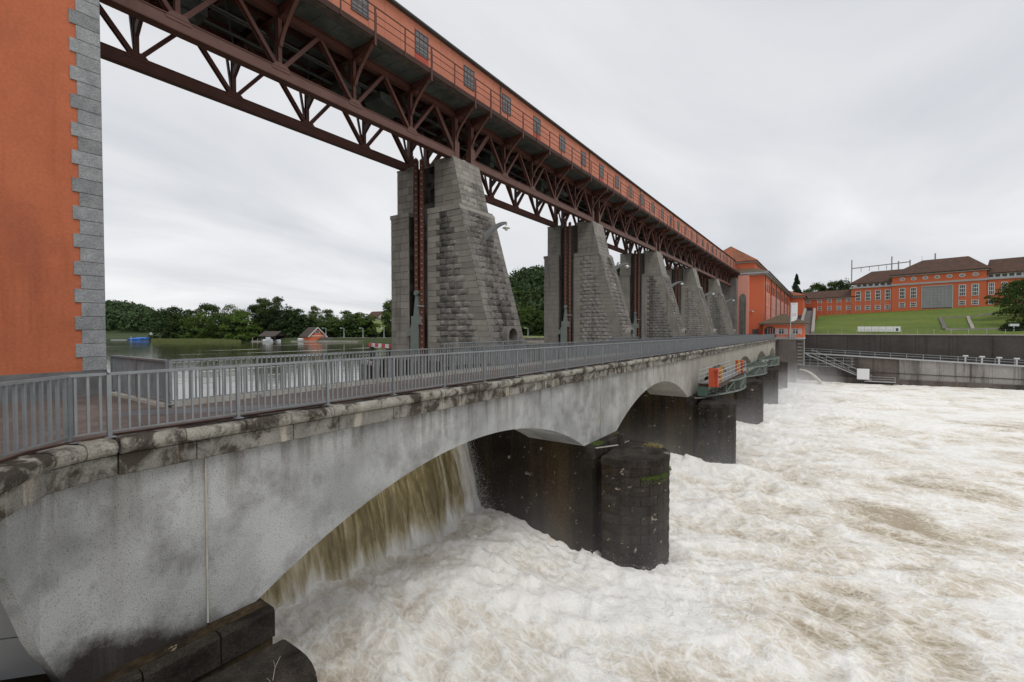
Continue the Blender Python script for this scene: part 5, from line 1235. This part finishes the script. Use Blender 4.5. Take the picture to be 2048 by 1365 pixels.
# undergrowth and second row that closes the gaps: reads as one mass
def mass(name,pts,size,nper,leaf,label,cat='woodland',seed=1):
    rs=np.random.RandomState(seed); V=[]
    for (x,y,z,rx,h) in pts:
        d=rs.randn(nper,3); d/=np.linalg.norm(d,axis=1)[:,None]; d[:,2]=np.abs(d[:,2]); rad=(.75+.35*rs.rand(nper))[:,None]
        V.append(leaf_cloud(np.array([x,y,z])+d*rad*np.array([rx,rx,h]),d,np.full(nper,size),rs))
    ob=bpy.data.objects.new(name,tri_mesh(name,np.concatenate(V),leaf)); COL.objects.link(ob); tag(ob,label,cat,None,'stuff'); return ob
P=[]; rs=random.Random(3)
for k in range(150):
    px=rs.uniform(330,800) if k<125 else rs.uniform(1015,1120); u=rs.uniform(187,215); v=(px-1024)/920*u; x,y=uv2xy(u,v); P.append((x,y,th(u,v)-1,rs.uniform(3,5),rs.uniform(6,12) if px<600 or px>1000 else rs.uniform(4,9)))
P=[p for p in P if not(-.31<(p[0]*.5662-p[1]*.8243)/(p[0]*.8243+p[1]*.5662)<-.27)]
mass('bank_undergrowth',P,1.0,420,'leaf_dark','dense dark green undergrowth between the trees of the far lake bank',seed=4)
P=[]
for k in range(620):
    px=rs.uniform(150,360) if k<260 else rs.uniform(-1100,150); u=rs.uniform(300,430); v=(px-1024)/920*u; x,y=uv2xy(u,v); P.append((x,y,th(u,v)-1,rs.uniform(6,10),rs.uniform(8,13)*(1.1-.35*max(0,px-150)/210)))
mass('distant_wood',P,1.7,260,'leaf_forest','distant dark wooded shore at the far left of the lake',seed=5)
P=[]; Q=[]
for k in range(900):
    u=rs.uniform(232,470); v=rs.uniform(-75,230); z=th(u,v)
    if v/u>.40 or (255>u and -75<v<-55): continue
    if 220<u<262 and -92<v<-62: continue
    x,y=uv2xy(u,v); (P if k%3 else Q).append((x,y,z-2,rs.uniform(5,8.5),rs.uniform(9,15)))
mass('hill_forest',P,1.5,230,'leaf_forest','wooded hillside rising behind the stone piers',seed=6); mass('hill_forest',Q,1.5,230,'leaf_mid','lighter green treetops scattered over the wooded hillside behind the stone piers',seed=7)
# meadow strips
m=MB()
def ppt(px,u,dz=.0): v=(px-1024)/920*u; x,y=uv2xy(u,v); return (x,y,th(u,v)+dz)
for (p0,p1,u0,u1,nm) in ((1000,1140,178,214,'meadow_strip'),(738,775,206,226,'meadow_strip')):
    us=np.linspace(u0,u1,14); pxs=np.linspace(p0,p1,18); XX=np.zeros((14,18));YY=XX.copy();ZZ=XX.copy()
    for a,uu in enumerate(us):
        for b_,p in enumerate(pxs): XX[a,b_],YY[a,b_],ZZ[a,b_]=ppt(p,uu,.25)
    if p0>900: ZZ+=np.linspace(0,1.6,14)[:,None]
    else: ZZ+=np.linspace(2.,8.0,14)[:,None]
    grid_obj(nm,'meadow',XX,YY,ZZ,'structure')
# ================================================================= LAKE SHORE OBJECTS (local frames facing the bridge)
def at(px,u,z=0): v=(px-1024)/920*u; x,y=uv2xy(u,v); return Vector((x,y,z))
RV=Vector((.5662,-.8243,0)); FV=Vector((.8243,.5662,0))
def obox(m,c,w,d,z0,z1,rot=0):
    a=RV*math.cos(rot)+FV*math.sin(rot); b=FV*math.cos(rot)-RV*math.sin(rot); vs=[]
    for z in (z0,z1):
        for (p,q) in ((-w/2,-d/2),(w/2,-d/2),(w/2,d/2),(-w/2,d/2)): t=c+a*p+b*q; vs.append((t.x,t.y,z))
    return m.add(vs,[(0,3,2,1),(4,5,6,7),(0,1,5,4),(1,2,6,5),(2,3,7,6),(3,0,4,7)])
def house(name,label,cat,c,w,d,z0,ze,zr,rot,mw,mr,trim=None,open_=False,win=True,ov=.5):
    r=thing(name,label,cat,(c.x,c.y,z0)); a=RV*math.cos(rot)+FV*math.sin(rot); b=FV*math.cos(rot)-RV*math.sin(rot)
    P=lambda p,q,z:(c.x+a.x*p+b.x*q,c.y+a.y*p+b.y*q,z)
    if not open_: MB().add([P(-w/2,-d/2,z0),P(w/2,-d/2,z0),P(w/2,d/2,z0),P(-w/2,d/2,z0),P(-w/2,-d/2,ze),P(w/2,-d/2,ze),P(w/2,d/2,ze),P(-w/2,d/2,ze),P(w/2,0,zr-.15),P(-w/2,0,zr-.15)],[(0,1,5,4),(1,2,6,8,5),(2,3,7,6),(3,0,4,9,7),(4,5,8,9),(6,7,9,8)]).build('wall',mw,r)
    else:
        m=MB()
        for p in np.linspace(-w/2+.2,w/2-.2,5):
            for q in (-d/2+.2,d/2-.2): t=P(p,q,0); m.box(t[0]-.12,t[1]-.12,z0,t[0]+.12,t[1]+.12,ze)
        m.build('posts',mw,r); MB().add([P(-w/2,d/2-.2,z0),P(w/2,d/2-.2,z0),P(w/2,d/2-.2,ze),P(-w/2,d/2-.2,ze)],[(0,1,2,3)]).add([P(-w/2,-d/2,ze-.7),P(w/2,-d/2,ze-.7),P(w/2,-d/2,ze),P(-w/2,-d/2,ze)],[(0,1,2,3)]).build('back_wall',mw,r)
        MB().add([P(w/2,-d/2,ze),P(w/2,d/2,ze),P(w/2,0,zr-.2)],[(0,1,2)]).build('gable',mw,r)
    o=ov; k=(zr-ze)/(d/2); MB().add([P(-w/2-o,-d/2-o,ze-k*o),P(w/2+o,-d/2-o,ze-k*o),P(w/2+o,0,zr),P(-w/2-o,0,zr),P(w/2+o,d/2+o,ze-k*o),P(-w/2-o,d/2+o,ze-k*o),P(-w/2-o,-d/2-o,ze-k*o+.2),P(w/2+o,-d/2-o,ze-k*o+.2),P(w/2+o,0,zr+.2),P(-w/2-o,0,zr+.2),P(w/2+o,d/2+o,ze-k*o+.2),P(-w/2-o,d/2+o,ze-k*o+.2)],[(0,1,2,3),(3,2,4,5),(6,9,8,7),(9,11,10,8),(0,6,7,1),(1,7,8,2),(2,8,10,4),(4,10,11,5),(5,11,9,3),(3,9,6,0)]).build('roof',mr,r)
    if trim:
        MB().beam(P(w/2+o+.03,-d/2-o,ze-k*o+.05),P(w/2+o+.03,0,zr+.05),.12,.3).beam(P(w/2+o+.03,d/2+o,ze-k*o+.05),P(w/2+o+.03,0,zr+.05),.12,.3).build('barge_board',trim,r)
        MB().beam(P(w/2+.05,-d/2,ze),P(w/2+.05,d/2,ze),.1,.25).build('gable_band',trim,r)
    if win:
        zc=(ze+zr)/2-.1; f=MB().add([P(w/2+.04,-.9,zc-.45),P(w/2+.04,.9,zc-.45),P(w/2+.04,.9,zc+.45),P(w/2+.04,-.9,zc+.45),P(w/2+.1,-.9,zc-.45),P(w/2+.1,.9,zc-.45),P(w/2+.1,.9,zc+.45),P(w/2+.1,-.9,zc+.45)],[(0,1,2,3),(4,7,6,5),(0,4,5,1),(1,5,6,2),(2,6,7,3),(3,7,4,0)]).build('window','trim_white',r)
        MB().add([P(w/2+.12,-.7,zc-.3),P(w/2+.12,.7,zc-.3),P(w/2+.12,.7,zc+.3),P(w/2+.12,-.7,zc+.3)],[(0,1,2,3)]).build('pane','glass',f)
    return r
house('boathouse','small bright orange boathouse with brown gable roof and white trim on the far shore','boathouse',at(626,181),7.4,6.6,-4.6,-2.,1.2,R(-42),'orange_far','roof_dark','trim_white')
house('boat_shed','open dark timber boat shed standing over the water left of the orange boathouse','shed',at(546,180),7.6,5.2,-5.,-1.9,-.35,R(-20),'timber','roof_dark',open_=True,win=False)
house('hillside_house','cream house with red brown roof on the hill left of the nearest pier','house',at(757,228),9,7,3.4,6.6,9.4,R(-35),'house_cream','roof_tile','trim_white')
dk=thing('jetty','pale jetty with boats in front of the dark boat shed','jetty',at(540,178,-4.2)); m=MB(); obox(m,at(528,177.5),9,1.6,-4.2,-3.85); obox(m,at(612,177),11,1.6,-4.2,-3.85); m.build('deck','wall_cap',dk)
m=MB(); obox(m,at(505,177.5),.15,.15,-4.3,-2.6); obox(m,at(515,177.5),.12,.12,-4.3,-3.); obox(m,at(524,177.5),.12,.12,-4.3,-3.); m.build('posts','pale_steel',dk)
def boat(name,label,c,L_,w,z,rot,mat,cover=None,cab=False):
    r=thing(name,label,'boat',(c.x,c.y,z)); a=RV*math.cos(rot)+FV*math.sin(rot); b=FV*math.cos(rot)-RV*math.sin(rot); vs=[];N_=9
    for k in range(N_):
        t=k/(N_-1); hw=w/2*(1-max(0,(t-.55)/.45)**2)*(1 if t>.02 else .9); s=a*(t-.5)*L_
        for q,zz in ((-1,.75+.2*t),(-.75,.05),(.75,.05),(1,.75+.2*t)): p=c+s+b*hw*q; vs.append((p.x,p.y,z+zz*.8))
    fs=[(4*k+j,4*k+4+j,4*k+5+j,4*k+1+j) for k in range(N_-1) for j in range(3)]+[(0,1,2,3)]
    MB().add(vs,fs).build('hull',mat,r)
    vs2=[]
    for k in range(N_):
        t=k/(N_-1); hw=w/2*(1-max(0,(t-.55)/.45)**2); s=a*(t-.5)*L_
        for q,zz in ((-1.03,.76+.2*t),(0,1.25),(1.03,.76+.2*t)): p=c+s+b*hw*q; vs2.append((p.x,p.y,z+zz*.8))
    MB().add(vs2,[(3*k+j,3*k+3+j,3*k+4+j,3*k+1+j) for k in range(N_-1) for j in range(2)]+[(0,1,2)]).build('cover',cover or mat,r)
    if cab: m=MB(); obox(m,c+a*.2,1.6,1.4,z+.8,z+1.9,rot); m.build('cabin',mat,r)
    return r
boat('covered_boat','blue tarpaulin covered boat on the left of the two at the far left shore',at(270,205),4.5,1.9,-4.25,R(5),'blue_tarp','blue_tarp'); boat('covered_boat','brighter blue covered boat on the right of the two at the far left shore',at(287,207),6.5,1.9,-4.0,R(-4),'blue_tarp','blue_tarp')
boat('motor_boat','small white motor boat moored at the dark boat shed',at(536,176),3.4,1.4,-4.3,R(10),'boat_white',cab=True); boat('rowing_boat','pale covered boat under the roof of the dark boat shed',at(557,177.5),2.8,1.2,-4.4,R(-30),'boat_white')
boat('blue_dinghy','small pale blue boat beside the orange boathouse',at(604,178.5),3.,1.4,-3.9,R(40),'boat_white')
p=at(262,203); tag(MB().box(p.x-.1,p.y-.1,-4.5,p.x+.1,p.y+.1,-2.3).build('mooring_post','pale_steel',at=(p.x,p.y,-4)),'white mooring post left of the blue covered boats','post')
p=at(302,203); sgn=thing('water_sign','small white square sign on a post at the end of the reeds','sign',(p.x,p.y,-4)); MB().box(p.x-.06,p.y-.06,-4.4,p.x+.06,p.y+.06,-1).build('post','pale_steel',sgn); m=MB(); obox(m,p,1.1,.08,-1.9,-.8); m.build('board','board_grey',sgn)
# booms of floats far left
m=MB(); obox(m,at(238,206),7,.5,-4.2,-3.9); tag(m.build('float_boom','pale_steel',at=at(238,206,-4)),'thin pale floating boom left of the blue boats','boom')
# reeds
rs=random.Random(9); m=MB()
for _ in range(9000):
    px=rs.uniform(303,482); u=rs.uniform(168,172.5)+(rs.random()*3); 
    if px>455 and rs.random()<(px-455)/30: continue
    p=at(px,u,-4.3); h=rs.uniform(.9,1.55)*(1-.3*max(0,(px-420)/62)); w=.10; m.add([(p.x-w*.56,p.y+w*.82,p.z),(p.x+w*.56,p.y-w*.82,p.z),(p.x+rs.gauss(0,.12),p.y+rs.gauss(0,.12),p.z+h)],[(0,1,2)])
tag(m.build('reed_bed','reed',fix=False),'strip of yellow green reeds standing in the lake before the far trees','reeds',None,'stuff')
# riprap quay, promenade, lamps
q=thing('stone_quay','long riprap and concrete quay on the far shore right of the orange boathouse','quay',at(760,176,-4))
a=at(640,176.5); b=at(1200,174); d=(b-a).normalized()
MB().beam((a.x,a.y,-4.1),(b.x,b.y,-4.1),3.0,.75).build('quay_base','wall_cap',q)
rs=random.Random(6); m=MB(); L_=(b-a).length; t=0
while t<L_:
    for row in range(3):
        c=a+d*(t+rs.uniform(-.2,.2))+FV*(.5+row*.5)+Vector((0,0,-3.6+row*.33)); s=rs.uniform(.28,.48)
        vs=[c+Vector((rs.uniform(.6,1)*s*sx,rs.uniform(.6,1)*s*sy,rs.uniform(.5,.9)*s*sz)) for sz in (-1,1) for sx,sy in ((-1,-1),(1,-1),(1,1),(-1,1))]
        m.add(vs,[(0,3,2,1),(4,5,6,7),(0,1,5,4),(1,2,6,5),(2,3,7,6),(3,0,4,7)])
    t+=.72
m.build('riprap_stones','riprap',q,kind='stuff',fix=False)
MB().beam((a.x+FV.x*2.2,a.y+FV.y*2.2,-2.85),(b.x+FV.x*2.2,b.y+FV.y*2.2,-2.85),1.4,.5).build('promenade_wall','wall_cap',q)
def qlamp(px,top,label):
    p=at(px,178.5); r=thing('street_lamp',label,'street lamp',(p.x,p.y,-2.8),'slim pale lamps along the far quay'); zt=(662-top)/920*178.5
    MB().cyl((p.x,p.y,-2.8),(p.x,p.y,zt),.17,8,.10).build('pole','pale_steel',r); e=p-RV*1.5; MB().beam((p.x,p.y,zt),(e.x,e.y,zt+.15),.16,.14).build('arm','pale_steel',r); MB().beam(tuple((p-RV*.8).xy)+(zt+.05,),(e.x,e.y,zt+.1),.3,.16).build('lamp_head','white_paint',r)
for px,l in ((652,'slim pale street lamp right beside the orange boathouse'),(688,'slim pale street lamp, first to the right of the orange boathouse'),(726,'slim pale street lamp, second to the right of the orange boathouse'),(768,'slim pale street lamp close to the nearest stone pier'),(1056,'slim pale street lamp seen between the first two stone piers')): qlamp(px,657,l)
# red and white barrier over the water with its stage
bt=thing('barrier_beam','red and white striped barrier beam on stubby posts over the water beside the nearest pier','barrier',(26,33.5,-2)); 
a=Vector((28.6,36.3,-1.33)); b=Vector((26.,29.9,-1.33)); n=7
for k in range(n):
    p=a.lerp(b,k/n+.002); q_=a.lerp(b,(k+1)/n-.002); MB().beam(p,q_,.07,.34).build('stripe','red_paint' if k%2==0 else 'white_paint',bt)
for t in (.2,.93): p=a.lerp(b,t); MB().box(p.x-.16,p.y+.06,-4.6,p.x+.16,p.y+.36,-1.5).build('post','timber' if t<.5 else 'rail_rust',bt); MB().cyl((p.x,p.y+.1,-1.5),(p.x,p.y+.1,-.75),.03,5).build('pin','galv_dark',bt)
ws=thing('water_stage','low dark timber stage in the lake before the nearest stone pier','stage',(21,30,-3.5)); 
MB().beam((28.,36.6,-2.95),(25.6,29.3,-2.95),1.0,.22).build('deck','wall_cap',ws)
for t in (0,.25,.5,.75,1): MB().box(28-2.4*t-.15,36.6-7.3*t-.15,-4.8,28-2.4*t+.15,36.6-7.3*t+.15,-3.0).build('post','timber',ws)
MB().beam((28.2,36.7,-3.6),(25.8,29.4,-3.6),.12,1.0).build('back_board','timber',ws)
# ================================================================= TREES right bank
CR[8]=tree_proto('wide',77,'leaf_mid',9000,.03); CR[9]=tree_proto('round',78,'leaf_mid',8000,.03)
GT='trees behind the switch house and powerhouse'
def gtree(px,d,base,top,w,k,lab,name='broadleaf_tree',lift=0):
    v=(px-1024)/920*d; x,y=uv2xy(d,v); zb_=(662-base)/920*d; return tree(x,y,zb_,(662-top)/920*d-zb_,w,k,lab,GT,name,lift=lift,rz=px)
gtree(1592,262,655,551,17,7,'dark pointed conifer rising above the linking roof left of the switch house','conifer_tree')
for px,d,top,w,k,l in ((1574,285,588,20,5,'light green treetop left of the dark conifer'),(1612,270,578,15,0,'low green treetop directly right of the dark conifer'),(1634,275,566,18,3,'spreading treetop, second right of the dark conifer'),(1652,272,573,16,1,'dark treetop in the middle between conifer and masts'),(1668,276,560,17,2,'taller treetop left of the masts'),(1684,270,558,16,6,'dark treetop right beside the tile roof corner under the first mast'),(1618,240,600,9,5,'bright shrub seen low beside the conifer')): gtree(px,d,650,top,w,k,l)
gt=gtree(2030,112,643,562,9.5,8,'spreading green tree on the grass bank at the right edge of the view',lift=.12); gt['group']='trees on the grass bank'
g2=gtree(2064,100,655,552,9.5,9,'rounded green tree partly cut off by the right edge of the view'); g2['group']='trees on the grass bank'
P=[]
for px in range(2020,2120,7): v=(px-1024)/920*97; x,y=uv2xy(97,v); P.append((x,y,(662-664)/920*97,1.6,(664-652)/920*97+.6))
mass('hedge','x' and P,.28,700,'leaf_dark','low dark clipped hedge at the right edge above the retaining wall','hedge',seed=9)
v=(2018-1024)/920*96; x,y=uv2xy(96,v); tag(MB().beam((x,y,1.2),(x+.3,y-1.4,1.2),.5,.5).cyl((x+.2,y-.7,-.6),(x+.2,y-.7,1.2),.12,8).build('lookout_post','board_grey',at=(x,y,0)),'pale grey box on a short post above the dark hedge at the right','post')
# ================================================================= MIST over the far bays
def mist():
    m=bpy.data.materials.new('mist'); m.use_nodes=True; t=m.node_tree; t.nodes.clear(); o=nd(t,'ShaderNodeOutputMaterial'); v=nd(t,'ShaderNodeVolumePrincipled'); v.inputs['Color'].default_value=(.95,.95,.96,1); v.inputs['Anisotropy'].default_value=.1
    g=nd(t,'ShaderNodeNewGeometry'); s=nd(t,'ShaderNodeSeparateXYZ'); t.links.new(g.outputs['Position'],s.inputs[0]); x,y,z=s.outputs
    h=ramp(t,math_(t,'MULTIPLY_ADD',z,1/5.5,12./5.5),[(.0,1.),(.45,.35),(1.,0.)]); yy=ramp(t,math_(t,'MULTIPLY_ADD',y,1/20.,.2),[(.05,0.),(.55,1.)]); xx=ramp(t,math_(t,'MULTIPLY_ADD',x,.01,0.),[(.02,.55),(.16,.45),(.24,.25),(.4,.45),(.8,.6),(1.,1.)])
    n=ramp(t,noise(t,g.outputs['Position'],.35,3,.6),[(.35,.25),(.65,1.)])
    t.links.new(math_(t,'MULTIPLY',math_(t,'MULTIPLY',math_(t,'MULTIPLY',h,yy),math_(t,'MULTIPLY',xx,n)),.13),v.inputs['Density']); t.links.new(v.outputs[0],o.inputs['Volume']); MATS['mist']=m
mist()
MB().box(4,-4,-12.6,128.7,16,-6.5).build('spray_mist','mist',kind='stuff',label='thin white spray mist hanging over the far weir bays',cat='mist')
